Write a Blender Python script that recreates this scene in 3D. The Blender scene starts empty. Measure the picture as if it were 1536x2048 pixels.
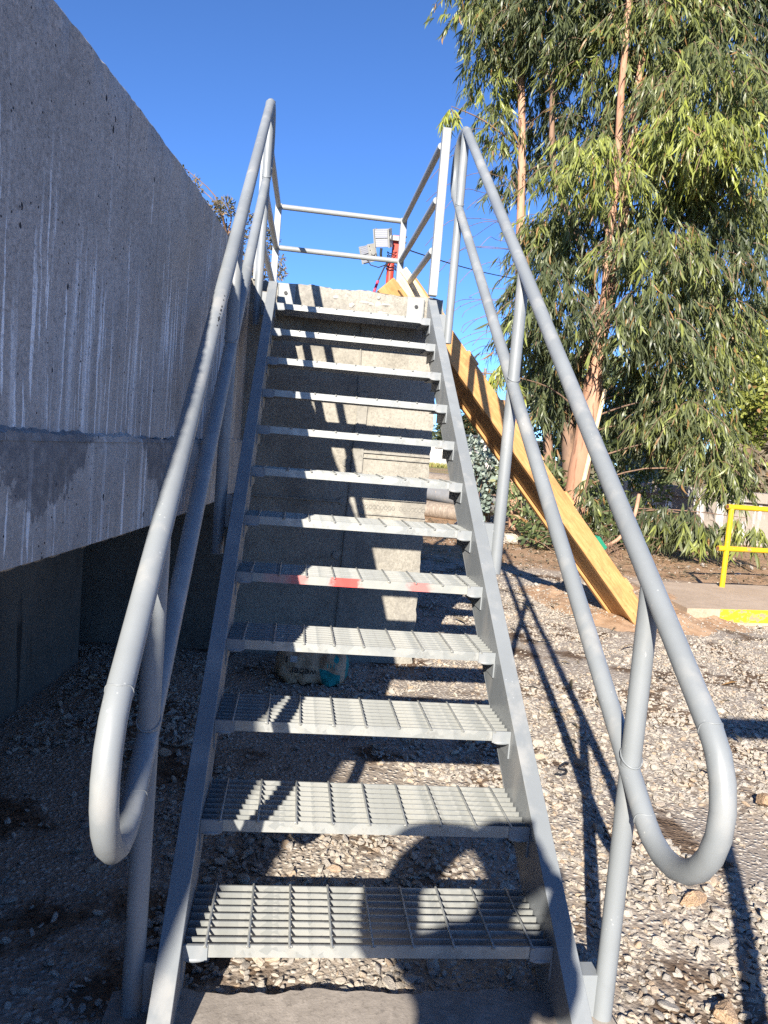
import bpy, math, random
import numpy as np
from mathutils import Vector, Matrix, Quaternion

random.seed(7)
RS = np.random.RandomState(11)
SC = bpy.context.scene
COL = SC.collection
PI = math.pi

# ------------------------------------------------------------------ camera, sky, sun, exposure
YAW, PITCH, ROLL = math.radians(6.88106), math.radians(-4.92173), math.radians(4.83906)
CAM = Vector((-0.2753, -1.7609, 1.3870))
_f = Vector((math.sin(YAW)*math.cos(PITCH), math.cos(YAW)*math.cos(PITCH), math.sin(PITCH)))
_r0 = Vector((math.cos(YAW), -math.sin(YAW), 0)); _u0 = _r0.cross(_f)
C_R = math.cos(ROLL)*_r0 + math.sin(ROLL)*_u0
C_U = -math.sin(ROLL)*_r0 + math.cos(ROLL)*_u0
C_F = _f
cam_d = bpy.data.cameras.new('camera')
cam_d.sensor_fit = 'VERTICAL'; cam_d.sensor_height = 24.0; cam_d.sensor_width = 18.0
cam_d.lens = 1548.29/2048*24.0
cam_d.clip_start = 0.005; cam_d.clip_end = 3000
cam = bpy.data.objects.new('camera', cam_d); COL.objects.link(cam)
M = Matrix.Identity(4)
for i in range(3):
    M[i][0] = C_R[i]; M[i][1] = C_U[i]; M[i][2] = -C_F[i]; M[i][3] = CAM[i]
cam.matrix_world = M
SC.camera = cam

SUN_EL, SUN_AZ = 25.4, 19.8        # light travels towards +Y turned 19.8 deg to +X, and down 25.4 deg
world = bpy.data.worlds.new('World'); SC.world = world; world.use_nodes = True
wn = world.node_tree; wn.nodes.clear()
sky = wn.nodes.new('ShaderNodeTexSky'); sky.sky_type = 'NISHITA'; sky.sun_disc = False
sky.sun_elevation = math.radians(SUN_EL); sky.sun_rotation = math.radians(180+SUN_AZ)
sky.altitude = 2500; sky.air_density = 0.75; sky.dust_density = 0.0; sky.ozone_density = 8.5
bg = wn.nodes.new('ShaderNodeBackground'); bg.inputs['Strength'].default_value = 0.100
wo = wn.nodes.new('ShaderNodeOutputWorld')
wn.links.new(sky.outputs[0], bg.inputs[0]); wn.links.new(bg.outputs[0], wo.inputs[0])
sun_d = bpy.data.lights.new('sun', 'SUN'); sun_d.energy = 5.0; sun_d.angle = math.radians(0.5)
sun_d.color = (1.0, 0.93, 0.82)
sun = bpy.data.objects.new('sun', sun_d); COL.objects.link(sun)
_a, _e = math.radians(SUN_AZ), math.radians(SUN_EL)
SUNV = Vector((math.sin(_a)*math.cos(_e), math.cos(_a)*math.cos(_e), -math.sin(_e)))
sun.rotation_euler = SUNV.to_track_quat('-Z', 'Y').to_euler()
sun.location = (-4, -12, 9)
SC.view_settings.view_transform = 'Standard'; SC.view_settings.look = 'None'
SC.view_settings.exposure = 1.40; SC.view_settings.gamma = 1.0
SC.view_settings.use_curve_mapping = False
SC.render.engine = 'CYCLES'
SC.cycles.max_bounces = 6; SC.cycles.diffuse_bounces = 3; SC.cycles.glossy_bounces = 3
SC.cycles.transmission_bounces = 2; SC.cycles.transparent_max_bounces = 4
SC.cycles.caustics_reflective = False; SC.cycles.caustics_refractive = False
SC.cycles.use_denoising = False

# ------------------------------------------------------------------ node helpers
class NT:
    def __init__(s, name):
        s.m = bpy.data.materials.new(name); s.m.use_nodes = True
        s.t = s.m.node_tree
        s.b = s.t.nodes.get('Principled BSDF'); s.out = s.t.nodes.get('Material Output')
        s._co = None
    def n(s, ty, ins=None, **kw):
        nd = s.t.nodes.new('ShaderNode'+ty)
        for k, v in kw.items(): setattr(nd, k, v)
        for k, v in (ins or {}).items(): s.set(nd.inputs[k], v)
        return nd
    def set(s, sock, v):
        if isinstance(v, bpy.types.NodeSocket): s.t.links.new(v, sock)
        elif isinstance(v, (tuple, list)) and sock.type == 'RGBA' and len(v) == 3: sock.default_value = (*v, 1)
        else: sock.default_value = v
    def co(s):
        if not s._co: s._co = s.n('TexCoord').outputs['Object']
        return s._co
    def scl(s, v, loc=(0,0,0), src=None):
        return s.n('Mapping', {'Vector': src or s.co(), 'Scale': v, 'Location': loc}).outputs[0]
    def noise(s, scale=5, vec=None, detail=4, rough=.55, dist=0.0):
        return s.n('TexNoise', {'Vector': vec or s.co(), 'Scale': scale, 'Detail': detail, 'Roughness': rough, 'Distortion': dist}).outputs[0]
    def vor(s, scale, vec=None, feature='F1', out='Distance', rnd=1.0):
        return s.n('TexVoronoi', {'Vector': vec or s.co(), 'Scale': scale, 'Randomness': rnd}, feature=feature).outputs[out]
    def ramp(s, fac, *pts, interp='LINEAR'):
        nd = s.n('ValToRGB', {'Fac': fac}); cr = nd.color_ramp; cr.interpolation = interp
        while len(cr.elements) < len(pts): cr.elements.new(.5)
        for e, (p, c) in zip(cr.elements, pts):
            e.position = p; e.color = (*c, 1) if isinstance(c, (tuple, list)) else (c, c, c, 1)
        return nd.outputs[0]
    def mix(s, f, a, b, bt='MIX'):
        nd = s.n('Mix', data_type='RGBA', blend_type=bt)
        s.set(nd.inputs[0], f)
        for i, v in ((6, a), (7, b)):
            s.set(nd.inputs[i], v)
        return nd.outputs[2]
    def math(s, op, a, b=0.0, c=None, clamp=False):
        nd = s.n('Math', operation=op, use_clamp=clamp)
        s.set(nd.inputs[0], a); s.set(nd.inputs[1], b)
        if c is not None: s.set(nd.inputs[2], c)
        return nd.outputs[0]
    def xyz(s, src=None):
        return s.n('SeparateXYZ', {'Vector': src or s.co()}).outputs
    def rng(s, v, a, b, c=0.0, d=1.0):
        return s.n('MapRange', {0: v, 1: a, 2: b, 3: c, 4: d}, interpolation_type='SMOOTHSTEP').outputs[0]
    def bump(s, h, strength=.3, dist=.01):
        nd = s.n('Bump', {'Height': h, 'Strength': strength, 'Distance': dist})
        s.t.links.new(nd.outputs[0], s.b.inputs['Normal'])
    def fin(s, col, rough=.8, metal=0.0, spec=None):
        s.set(s.b.inputs['Base Color'], col); s.set(s.b.inputs['Roughness'], rough); s.set(s.b.inputs['Metallic'], metal)
        if spec is not None: s.set(s.b.inputs['Specular IOR Level'], spec)
        return s.m

MAT = {}
def m_steel(name, base=(.215,.245,.27), rough=.36):
    g = NT(name)
    n1 = g.noise(3.0, detail=5); n2 = g.noise(38, detail=3)
    c = g.mix(g.rng(n1,.35,.7), tuple(v*.93 for v in base), tuple(v*1.06 for v in base))
    dust = g.rng(g.noise(9, g.scl((1,1,.4)), 5), .5, .72, 0, .5)
    c = g.mix(dust, c, (.34,.33,.31))
    c = g.mix(g.rng(g.noise(2.1, detail=6, rough=.7), .52, .7, 0, .4), c, tuple(v*.72 for v in base))
    sp = g.ramp(g.vor(55), (0.0, 1.0), (.10, 1.0), (.14, 0.0))
    sp = g.math('MULTIPLY', sp, g.rng(g.noise(6),.56,.62))
    c = g.mix(g.math('MULTIPLY', sp, .3), c, (.52,.53,.52))
    sc = g.math('MULTIPLY', g.rng(g.noise(70, g.scl((1,.25,.25)), 4, .7), .66, .72), g.rng(g.noise(4), .52, .6))
    c = g.mix(sc, c, (.40,.40,.39))
    c = g.mix(g.math('MULTIPLY', g.rng(g.noise(45, detail=5, rough=.75), .68, .73), g.rng(g.noise(2.6), .5, .62)), c, (.12,.10,.085))
    g.bump(g.math('ADD', g.math('MULTIPLY', n2, .5), g.noise(14, detail=2)), .10, .004)
    return g.fin(c, g.rng(n1,.3,.7,rough-.06,rough+.10), 0.0, .5)
MAT['steel'] = m_steel('painted_steel', (.192,.207,.217), .45)
MAT['rail_white'] = m_steel('pale_painted_steel', (.245,.255,.25), .45)
def m_galv():
    g = NT('galvanized_steel')
    v = g.vor(38, out='Color'); n = g.noise(12)
    c = g.mix(g.rng(g.xyz(v)[0], 0, 1), (.27,.28,.27), (.355,.36,.34))
    c = g.mix(g.rng(n,.5,.72,0,.55), c, (.36,.345,.30))
    d = g.noise(26, detail=5)
    c = g.mix(g.rng(d,.58,.70,0,.5), c, (.19,.19,.18))
    g.bump(d, .12, .003)
    return g.fin(c, g.rng(n,.3,.7,.36,.55), .35)
MAT['galv'] = m_galv()
def m_galv_red():
    g = NT('galvanized_steel_red_spray')
    n = g.noise(14); x, y, z = g.xyz()
    c = g.mix(g.rng(n,.4,.72,0,.8), (.26,.27,.255), (.35,.335,.29))
    w = g.math('MULTIPLY_ADD', g.noise(34, detail=5, rough=.7), .07, -.035)
    for cx, hw, s in ((-.235,.030,.50), (-.080,.028,.92), (-.035,.028,.92), (.217,.034,.55), (-.30,.05,.2)):
        d = g.math('ABSOLUTE', g.math('ADD', g.math('ADD', x, w), -cx))
        c = g.mix(g.rng(d, hw*.6, hw*1.5, s, 0), c, (.68,.055,.045))
    return g.fin(c, .5, .15)
MAT['galv_red'] = m_galv_red()

def concrete(name, c1, c2, tank=0, fine=55, bump=.35):
    g = NT(name)
    x, y, z = g.xyz()
    n0 = g.noise(1.3, detail=6); n1 = g.noise(7, detail=6, rough=.65); n2 = g.noise(fine, detail=4, rough=.7)
    c = g.mix(g.rng(n0,.3,.7), c1, c2)
    c = g.mix(g.rng(n1,.42,.75,0,.55), c, tuple(v*.70 for v in c1))
    c = g.mix(g.rng(n2,.45,.72,0,.5), c, tuple(min(1,v*1.25) for v in c2))
    sp = g.rng(g.noise(fine*1.6, detail=3, rough=.8), .52, .66, 0, .42)
    c = g.mix(sp, c, tuple(v*.5 for v in c1))
    h = g.math('ADD', g.math('MULTIPLY', n2, .5), n1)
    if tank == 3:
        v = g.noise(90, detail=3, rough=.75); v1 = g.noise(30, detail=5, rough=.75)
        c = g.mix(g.rng(g.math('ADD', g.math('MULTIPLY', v, .6), g.math('MULTIPLY', v1, .4)), .46, .58, 0, .38), c, (.36,.335,.285))
        c = g.mix(g.rng(v, .34, .46, .28, 0), c, (.13,.12,.10))
        c = g.mix(g.rng(g.noise(3, detail=6, rough=.7), .48, .64, 0, .6), c, (.15,.14,.125))
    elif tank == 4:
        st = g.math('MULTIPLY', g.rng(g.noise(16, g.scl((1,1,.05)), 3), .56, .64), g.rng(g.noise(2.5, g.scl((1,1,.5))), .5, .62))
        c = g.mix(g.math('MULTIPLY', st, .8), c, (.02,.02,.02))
    elif tank:
        # drip streaks of lime running down
        wig = g.math('ADD', g.math('MULTIPLY', g.noise(3.2, g.scl((0,1,.35))), .05), g.math('MULTIPLY', g.noise(13, g.scl((0,1,.8)), 3), .016))
        sv = g.n('CombineXYZ', {0: g.math('ADD', wig, y), 1: g.math('MULTIPLY', z, .035), 2: 0.0}).outputs[0]
        start = g.math('MULTIPLY_ADD', g.noise(1, g.scl((0,9,0)), 2), 2.2, .70 if tank == 1 else .1)
        zz = g.math('SUBTRACT', g.math('ADD', start, g.rng(y, .6, 2.6, 0, .7)) if tank == 1 else start, z)
        gate = g.rng(zz, -.15, .18)
        s1 = g.rng(g.math('ADD', g.noise(58, sv, 1.5, .5), g.math('MULTIPLY_ADD', g.noise(24), .05, -.025)), .575, .615)
        s2 = g.rng(g.noise(15, sv, 3, .6), .52, .64, 0, .6)
        st = g.math('MULTIPLY', g.math('MAXIMUM', s1, s2), gate)
        st = g.math('MULTIPLY', st, g.rng(g.noise(3.1, g.scl((1,1,.12)), 3), .40, .54))
        st = g.math('MULTIPLY', st, g.rng(g.noise(60), .25, .5, .55, 1))
        c = g.mix(g.math('MULTIPLY', st, 1.0, clamp=True), c, (.78,.79,.80))
        dk = g.math('MULTIPLY', g.rng(g.noise(20, g.scl((1,1,0), (3,7,0)), 3, .6), .56, .70), g.rng(g.noise(1.5, g.scl((1,1,.4))),.4,.6))
        c = g.mix(g.math('MULTIPLY', dk, .42), c, tuple(v*.5 for v in c1))
        mo = g.math('MULTIPLY', g.rng(g.noise(85, detail=4, rough=.85), .50, .62), g.rng(g.math('ADD', z, g.math('MULTIPLY', y, -.35)), 1.0, 1.7, .10, .60))
        c = g.mix(mo, c, tuple(v*.45 for v in c1))
        # blow holes
        vv = g.scl((1, 1, .62))
        pit = g.math('LESS_THAN', g.math('ADD', g.vor(17, vv), g.math('MULTIPLY_ADD', g.noise(60), .2, -.1)), .085)
        keep = g.math('GREATER_THAN', g.xyz(g.vor(17, vv, out='Color'))[1], .70)
        pit = g.math('MULTIPLY', pit, keep)
        pit2 = g.math('MULTIPLY', g.math('LESS_THAN', g.vor(48), .15), g.math('GREATER_THAN', g.xyz(g.vor(48, out='Color'))[2], .80))
        pit = g.math('MAXIMUM', pit, pit2)
        c = g.mix(pit, c, (.03,.03,.035))
        h = g.math('SUBTRACT', h, g.math('MULTIPLY', pit, 2.0))
    if tank == 2:
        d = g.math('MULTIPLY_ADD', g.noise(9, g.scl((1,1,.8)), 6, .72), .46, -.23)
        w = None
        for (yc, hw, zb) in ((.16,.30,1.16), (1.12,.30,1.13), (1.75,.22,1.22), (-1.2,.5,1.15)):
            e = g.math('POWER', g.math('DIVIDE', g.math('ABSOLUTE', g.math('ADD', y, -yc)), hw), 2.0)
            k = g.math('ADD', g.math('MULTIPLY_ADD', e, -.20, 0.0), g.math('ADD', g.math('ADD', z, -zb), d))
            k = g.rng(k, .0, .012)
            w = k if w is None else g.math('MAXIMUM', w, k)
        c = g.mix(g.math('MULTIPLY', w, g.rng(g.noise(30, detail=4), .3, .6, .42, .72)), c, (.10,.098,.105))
        ru = g.math('MULTIPLY', g.rng(g.noise(7, g.scl((1,1,.4), (0,5,0)), 4), .63, .72), g.rng(z, 1.18, 1.32, 0, .6))
        c = g.mix(ru, c, (.30,.20,.07))
    g.bump(h, bump, .006)
    return g.fin(c, .88, 0, .25)
MAT['tank'] = concrete('tank_concrete', (.335,.312,.292), (.46,.43,.405), 1)
MAT['ring'] = concrete('ring_beam_concrete', (.345,.318,.292), (.46,.43,.40), 2)
MAT['pier'] = concrete('shade_darkened_concrete', (.09,.085,.074), (.15,.14,.122), 4)  # base colour darkened to stand for the deep shade under the tank
MAT['wall'] = concrete('wall_concrete', (.205,.19,.16), (.30,.28,.24), 3, 42, .4)
MAT['wall_strip'] = concrete('wall_joint_concrete', (.20,.19,.165), (.27,.255,.225), 0, 30, .3)
MAT['plaster'] = concrete('rough_mortar', (.33,.31,.27), (.43,.405,.36), 0, 30, .8)
MAT['canal'] = concrete('canal_concrete', (.20,.17,.145), (.28,.245,.205), 1)
MAT['slab'] = concrete('dusty_slab_concrete', (.36,.27,.19), (.44,.34,.25), 0, 40, .3)
MAT['footing'] = concrete('footing_concrete', (.24,.21,.18), (.33,.29,.25), 0, 34, .6)
MAT['block'] = concrete('block_concrete', (.42,.40,.38), (.50,.48,.45), 0, 10, .3)

def m_ground():
    g = NT('earth_and_fine_gravel')
    x, y, z = g.xyz()
    ed = g.math('MULTIPLY_ADD', g.noise(.9, detail=5), 2.0, -1.0)
    yy = g.math('ADD', g.math('MULTIPLY_ADD', x, .32, y), ed)
    v = g.vor(46); v2 = g.vor(90); vc = g.xyz(g.vor(46, out='Color'))
    grey = g.mix(vc[0], (.30,.27,.235), (.50,.455,.395))
    grey = g.mix(g.rng(v, .25, .55, 0, .75), grey, (.24,.195,.155))
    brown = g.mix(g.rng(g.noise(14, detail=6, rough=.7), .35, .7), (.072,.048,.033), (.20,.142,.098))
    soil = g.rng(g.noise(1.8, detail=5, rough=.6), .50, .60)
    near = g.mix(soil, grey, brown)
    tan = g.mix(g.rng(g.noise(3, detail=6, rough=.7), .3, .7), (.27,.165,.095), (.40,.265,.165))
    tan = g.mix(g.rng(v2, .0, .3, .45, 0), tan, (.45,.36,.27))
    tan = g.mix(g.rng(g.noise(22, detail=4), .58, .7, 0, .6), tan, (.15,.085,.05))
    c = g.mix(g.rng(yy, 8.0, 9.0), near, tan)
    far = g.mix(g.rng(g.noise(.25, detail=5), .4, .6), (.30,.20,.12), (.20,.20,.08))
    c = g.mix(g.rng(y, 30, 60), c, far)
    h = g.math('ADD', g.math('MULTIPLY', g.rng(v, 0, .5, 1, 0), 1.0), g.noise(60, detail=4))
    g.bump(h, .8, .012)
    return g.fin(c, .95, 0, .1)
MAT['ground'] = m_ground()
def m_stone(name, pal):
    g = NT(name)
    r = g.n('ObjectInfo').outputs['Random']
    pts = [(i/(len(pal)-1), p) for i, p in enumerate(pal)]
    c = g.ramp(r, *pts)
    c2 = g.ramp(r, *pts)
    c = g.mix(g.rng(g.noise(4.0, detail=5, rough=.65), .4, .75, 0, .5), c2, tuple(v*.55 for v in pal[2]))
    c = g.mix(g.rng(g.noise(11, detail=3), .5, .75, 0, .35), c, (.50,.44,.37))
    g.bump(g.noise(9, detail=5, rough=.65), .5, .05)
    return g.fin(c, .85, 0, .25)
STONE_PAL = [(.33,.30,.262),(.47,.415,.35),(.40,.36,.31),(.51,.455,.38),(.31,.285,.255),(.48,.405,.32),(.42,.385,.335),(.44,.32,.215),(.53,.475,.395)]
MAT['stone'] = m_stone('gravel_stone', STONE_PAL)
MAT['tan_stone'] = m_stone('tan_stone', [(.42,.28,.17),(.46,.32,.20),(.40,.27,.17),(.45,.33,.22)])
def m_wood(name, a, b, k=1.0):
    g = NT(name)
    n = g.noise(6*k, g.scl((9,9,.9)), 5, .6, .6); n2 = g.noise(2, detail=3)
    c = g.mix(g.rng(n,.35,.68), a, b)
    c = g.mix(g.rng(n2,.5,.75,0,.5), c, tuple(v*.75 for v in a))
    c = g.mix(g.rng(g.noise(3.3, detail=7, rough=.72), .50, .68, 0, .6), c, tuple(v*.52+.02 for v in a))
    c = g.mix(g.rng(g.noise(19, detail=4), .6, .7, 0, .35), c, tuple(v*.5 for v in a))
    c = g.mix(g.rng(g.vor(5, g.scl((2,2,.9))), .03, .07, .6, 0), c, tuple(v*.4 for v in a))
    g.bump(n, .25, .004)
    return g.fin(c, .55, 0, .35)
MAT['wood'] = m_wood('yellow_timber', (.42,.215,.075), (.53,.305,.12))
MAT['wood_pale'] = m_wood('pale_timber', (.60,.43,.24), (.70,.54,.34))
MAT['wood_grey'] = m_wood('weathered_log_wood', (.17,.135,.105), (.29,.24,.19), .6)
def m_paint(name, c0, wear=0.0, under=(.3,.2,.13), rough=.45):
    g = NT(name)
    n = g.noise(8, detail=6, rough=.65)
    c = g.mix(g.rng(n,.3,.7), tuple(v*.85 for v in c0), c0)
    if wear: c = g.mix(g.rng(g.noise(7, g.scl((1,1,1.8)), 7, .7), .62-wear*.2, .66-wear*.18), c, under)
    g.bump(n, .15, .004)
    return g.fin(c, rough, 0, .4)
MAT['yellow'] = m_paint('yellow_pipe_paint', (.62,.39,.012), .05, (.35,.2,.1))
MAT['kerb_yellow'] = m_paint('worn_yellow_kerb_paint', (.78,.48,.015), .45, (.34,.22,.13), .8)
MAT['red'] = m_paint('red_oxide_paint', (.50,.05,.025), 0)
MAT['red_strap'] = m_paint('red_strap_fabric', (.55,.015,.05), 0)
MAT['green'] = m_paint('green_paint', (.02,.22,.12), 0)
MAT['black'] = m_paint('black_rubber', (.02,.02,.022), 0, rough=.5)
MAT['lamp_grey'] = m_paint('floodlight_housing', (.33,.325,.30), 0)
MAT['dark_metal'] = m_paint('dark_fins', (.05,.05,.05), 0)
MAT['rust'] = m_paint('rusty_pipe_end', (.20,.09,.05), 0, rough=.8)
MAT['grey_pipe'] = m_paint('grey_plastic_pipe', (.20,.20,.20), .15, (.30,.25,.2))
MAT['pole_wood'] = m_wood('utility_pole_wood', (.16,.12,.09), (.24,.19,.15))
def m_led():
    g = NT('led_panel')
    x, y, z = g.xyz()
    s = g.math('FRACT', g.math('MULTIPLY', z, 46.0))
    c = g.mix(g.rng(s, .1, .35), (.20,.205,.22), (.36,.37,.41))
    return g.fin(c, .25, 0, .5)
MAT['led'] = m_led()
def m_bark(name, a, b, d):
    g = NT(name)
    n = g.noise(2.2, g.scl((1,1,.35)), 6, .6, .5); n2 = g.noise(9, g.scl((1.6,1.6,.25)), 5)
    c = g.mix(g.rng(n,.38,.62), a, b)
    c = g.mix(g.rng(n2,.55,.68,0,.8), c, d)
    g.bump(n2, .4, .03)
    return g.fin(c, .8, 0, .2)
MAT['bark'] = m_bark('eucalyptus_bark', (.33,.18,.115), (.44,.27,.18), (.18,.09,.055))
MAT['bark_dark'] = m_bark('dark_bark', (.14,.09,.065), (.24,.15,.10), (.07,.05,.04))
def m_leaf(name, dark, mid, lite, rough=.42, trans=.30):
    g = NT(name)
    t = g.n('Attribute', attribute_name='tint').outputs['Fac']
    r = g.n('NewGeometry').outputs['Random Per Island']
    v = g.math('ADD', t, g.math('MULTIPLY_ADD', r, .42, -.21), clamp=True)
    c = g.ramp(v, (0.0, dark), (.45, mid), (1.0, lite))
    c = g.mix(g.math('GREATER_THAN', g.math('FRACT', g.math('MULTIPLY', r, 37.3)), .965), c, (.30,.17,.07))
    g.fin(c, rough, 0, .45)
    tr = g.n('BsdfTranslucent', {'Color': g.mix(.5, c, (.20,.32,.03))})
    mx = g.n('MixShader', {0: trans, 1: g.b.outputs[0], 2: tr.outputs[0]})
    g.t.links.new(mx.outputs[0], g.out.inputs[0])
    return g.m
MAT['leaf'] = m_leaf('eucalyptus_leaf', (.066,.080,.043), (.140,.158,.066), (.31,.34,.062))
MAT['leaf_right'] = m_leaf('broad_leaf', (.06,.085,.02), (.16,.18,.04), (.32,.33,.07), .45)
MAT['leaf_silver'] = m_leaf('silver_leaf', (.13,.17,.14), (.24,.29,.25), (.40,.44,.37), .5, .15)
MAT['leaf_bush'] = m_leaf('bush_leaf', (.05,.07,.03), (.15,.18,.07), (.36,.36,.20), .5)
MAT['leaf_brown'] = m_leaf('brownish_leaf', (.07,.06,.04), (.16,.13,.085), (.26,.20,.14), .6)
MAT['leaf_conifer'] = m_leaf('conifer_needles', (.02,.032,.018), (.045,.06,.028), (.08,.09,.04), .7, .1)
MAT['grass'] = m_leaf('grass_blades', (.14,.16,.04), (.26,.24,.07), (.36,.32,.12), .7)
def m_bag():
    g = NT('paper_sack')
    n = g.noise(9, detail=5, rough=.6)
    x, y, z = g.xyz()
    c = g.mix(g.rng(n,.35,.7), (.36,.25,.155), (.47,.335,.22))
    # printed teal panel on the right part of the sack: a wavy-edged field, disc and short bars
    wav = g.math('MULTIPLY_ADD', g.math('SINE', g.math('MULTIPLY', x, 26.0)), .012, .087)
    inx = g.math('MULTIPLY', g.math('GREATER_THAN', x, g.math('MULTIPLY_ADD', z, -.35, .075)), g.math('LESS_THAN', x, .165))
    low = g.math('LESS_THAN', z, wav)
    c = g.mix(g.math('MULTIPLY', inx, low), c, (.015,.21,.20))
    dd = g.math('SQRT', g.math('ADD', g.math('POWER', g.math('ADD', x, -.135), 2.0), g.math('POWER', g.math('ADD', z, -.155), 2.0)))
    c = g.mix(g.math('LESS_THAN', dd, .016), c, (.015,.23,.22))
    bars = g.math('MULTIPLY', g.math('GREATER_THAN', g.math('FRACT', g.math('MULTIPLY', x, 55.0)), .62), g.math('MULTIPLY', g.math('GREATER_THAN', x, .075), g.math('LESS_THAN', x, .14)))
    bars = g.math('MULTIPLY', bars, g.math('MULTIPLY', g.math('GREATER_THAN', z, .108), g.math('LESS_THAN', z, .136)))
    c = g.mix(bars, c, (.015,.23,.22))
    c = g.mix(g.math('GREATER_THAN', x, .192), c, (.015,.20,.19))
    g.bump(g.math('ADD', n, g.noise(28, g.scl((1,1,2)), 3)), .5, .01)
    return g.fin(c, .75, 0, .25)
MAT['bag'] = m_bag()
MAT['print_black'] = m_paint('black_print', (.015,.015,.015), 0, rough=.8)
MAT['print_white'] = m_paint('pale_label', (.45,.43,.42), 0, rough=.7)
MAT['skin'] = m_paint('skin', (.45,.27,.19), 0, rough=.5)
MAT['cloth'] = m_paint('orange_work_vest_cloth', (.45,.14,.03), 0, rough=.9)
MAT['jeans'] = m_paint('blue_denim', (.05,.08,.16), 0, rough=.9)
MAT['phone'] = m_paint('phone_shell', (.04,.04,.05), 0, rough=.25)

# ------------------------------------------------------------------ object helpers
class MB:
    def __init__(s): s.v = []; s.f = []
    def add(s, vs, fs):
        o = len(s.v); s.v += [tuple(p) for p in vs]; s.f += [tuple(i+o for i in f) for f in fs]; return s
    def box(s, c, size, R=None):
        hx, hy, hz = (v/2 for v in size); c = Vector(c)
        P = [Vector((x*hx, y*hy, z*hz)) for x in (-1,1) for y in (-1,1) for z in (-1,1)]
        if R is not None: P = [R @ p for p in P]
        return s.add([c+p for p in P], [(0,1,3,2),(4,6,7,5),(0,4,5,1),(2,3,7,6),(0,2,6,4),(1,5,7,3)])
    def tube(s, path, r, seg=16, caps=True):
        P = [Vector(p) for p in path]; n = len(P)
        rr = r if isinstance(r, (list, tuple)) else [r]*n
        T = []
        for i in range(n):
            a = P[max(i-1,0)]; b = P[min(i+1,n-1)]; T.append((b-a).normalized())
        ref = Vector((0,0,1)) if abs(T[0].z) < .9 else Vector((1,0,0))
        u = T[0].cross(ref).normalized(); vs = []
        for i in range(n):
            u = (u - T[i]*u.dot(T[i])).normalized(); w = T[i].cross(u)
            for k in range(seg):
                a = 2*PI*k/seg; vs.append(P[i] + rr[i]*(math.cos(a)*u + math.sin(a)*w))
        fs = [(i*seg+k, i*seg+(k+1)%seg, (i+1)*seg+(k+1)%seg, (i+1)*seg+k) for i in range(n-1) for k in range(seg)]
        if caps:
            fs.append(tuple(reversed(range(seg)))); fs.append(tuple((n-1)*seg+k for k in range(seg)))
        return s.add(vs, fs)
    def prism(s, poly, axis, a, b):
        # poly: 2-D outline in the two other axes (cyclic order), extruded from a to b along axis
        def mk(p, t):
            return {'x': (t,p[0],p[1]), 'y': (p[0],t,p[1]), 'z': (p[0],p[1],t)}[axis]
        n = len(poly)
        vs = [mk(p,a) for p in poly] + [mk(p,b) for p in poly]
        fs = [tuple(range(n)), tuple(reversed(range(n,2*n)))] + [(i,(i+1)%n,n+(i+1)%n,n+i) for i in range(n)]
        return s.add(vs, fs)
    def ball(s, c, r, nu=10, nv=6):
        rx, ry, rz = r if isinstance(r, (list,tuple)) else (r,r,r)
        vs = [(c[0], c[1], c[2]+rz)]
        for j in range(1, nv):
            t = PI*j/nv
            for i in range(nu):
                a = 2*PI*i/nu
                vs.append((c[0]+rx*math.sin(t)*math.cos(a), c[1]+ry*math.sin(t)*math.sin(a), c[2]+rz*math.cos(t)))
        vs.append((c[0], c[1], c[2]-rz)); last = len(vs)-1
        fs = [(0, 1+i, 1+(i+1)%nu) for i in range(nu)]
        for j in range(nv-2):
            for i in range(nu):
                a = 1+j*nu; b = a+nu
                fs.append((a+i, b+i, b+(i+1)%nu, a+(i+1)%nu))
        fs += [(last, 1+(nv-2)*nu+(i+1)%nu, 1+(nv-2)*nu+i) for i in range(nu)]
        return s.add(vs, fs)
    def mesh(s, name, m, smooth=None):
        me = bpy.data.meshes.new(name); me.from_pydata(s.v, [], s.f)
        import bmesh
        b = bmesh.new(); b.from_mesh(me); bmesh.ops.recalc_face_normals(b, faces=b.faces); b.to_mesh(me); b.free()
        me.materials.append(MAT[m] if isinstance(m, str) else m)
        if smooth is not None:
            me.shade_smooth(); me.set_sharp_from_angle(angle=math.radians(smooth))
        me.update(); return me
    def obj(s, name, m, parent=None, smooth=None, bevel=0):
        return link(name, s.mesh(name, m, smooth), parent, bevel)
def link(name, me, parent=None, bevel=0):
    o = bpy.data.objects.new(name, me); COL.objects.link(o)
    if parent is not None:
        o.parent = parent
        if parent.parent is None: o.location = -parent.location     # mesh data is in world coordinates
    if bevel:
        b = o.modifiers.new('bevel', 'BEVEL'); b.width = bevel; b.segments = 2; b.limit_method = 'ANGLE'
    return o
def tag(o, label=None, cat=None, group=None, kind=None):
    if label: o['label'] = label
    if cat: o['category'] = cat
    if group: o['group'] = group
    if kind: o['kind'] = kind
    return o
def thing(name, loc, label, cat, group=None):
    o = bpy.data.objects.new(name, None); COL.objects.link(o); o.location = loc; o.empty_display_size = .1
    return tag(o, label, cat, group)
def V(*a): return Vector(a)

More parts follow.
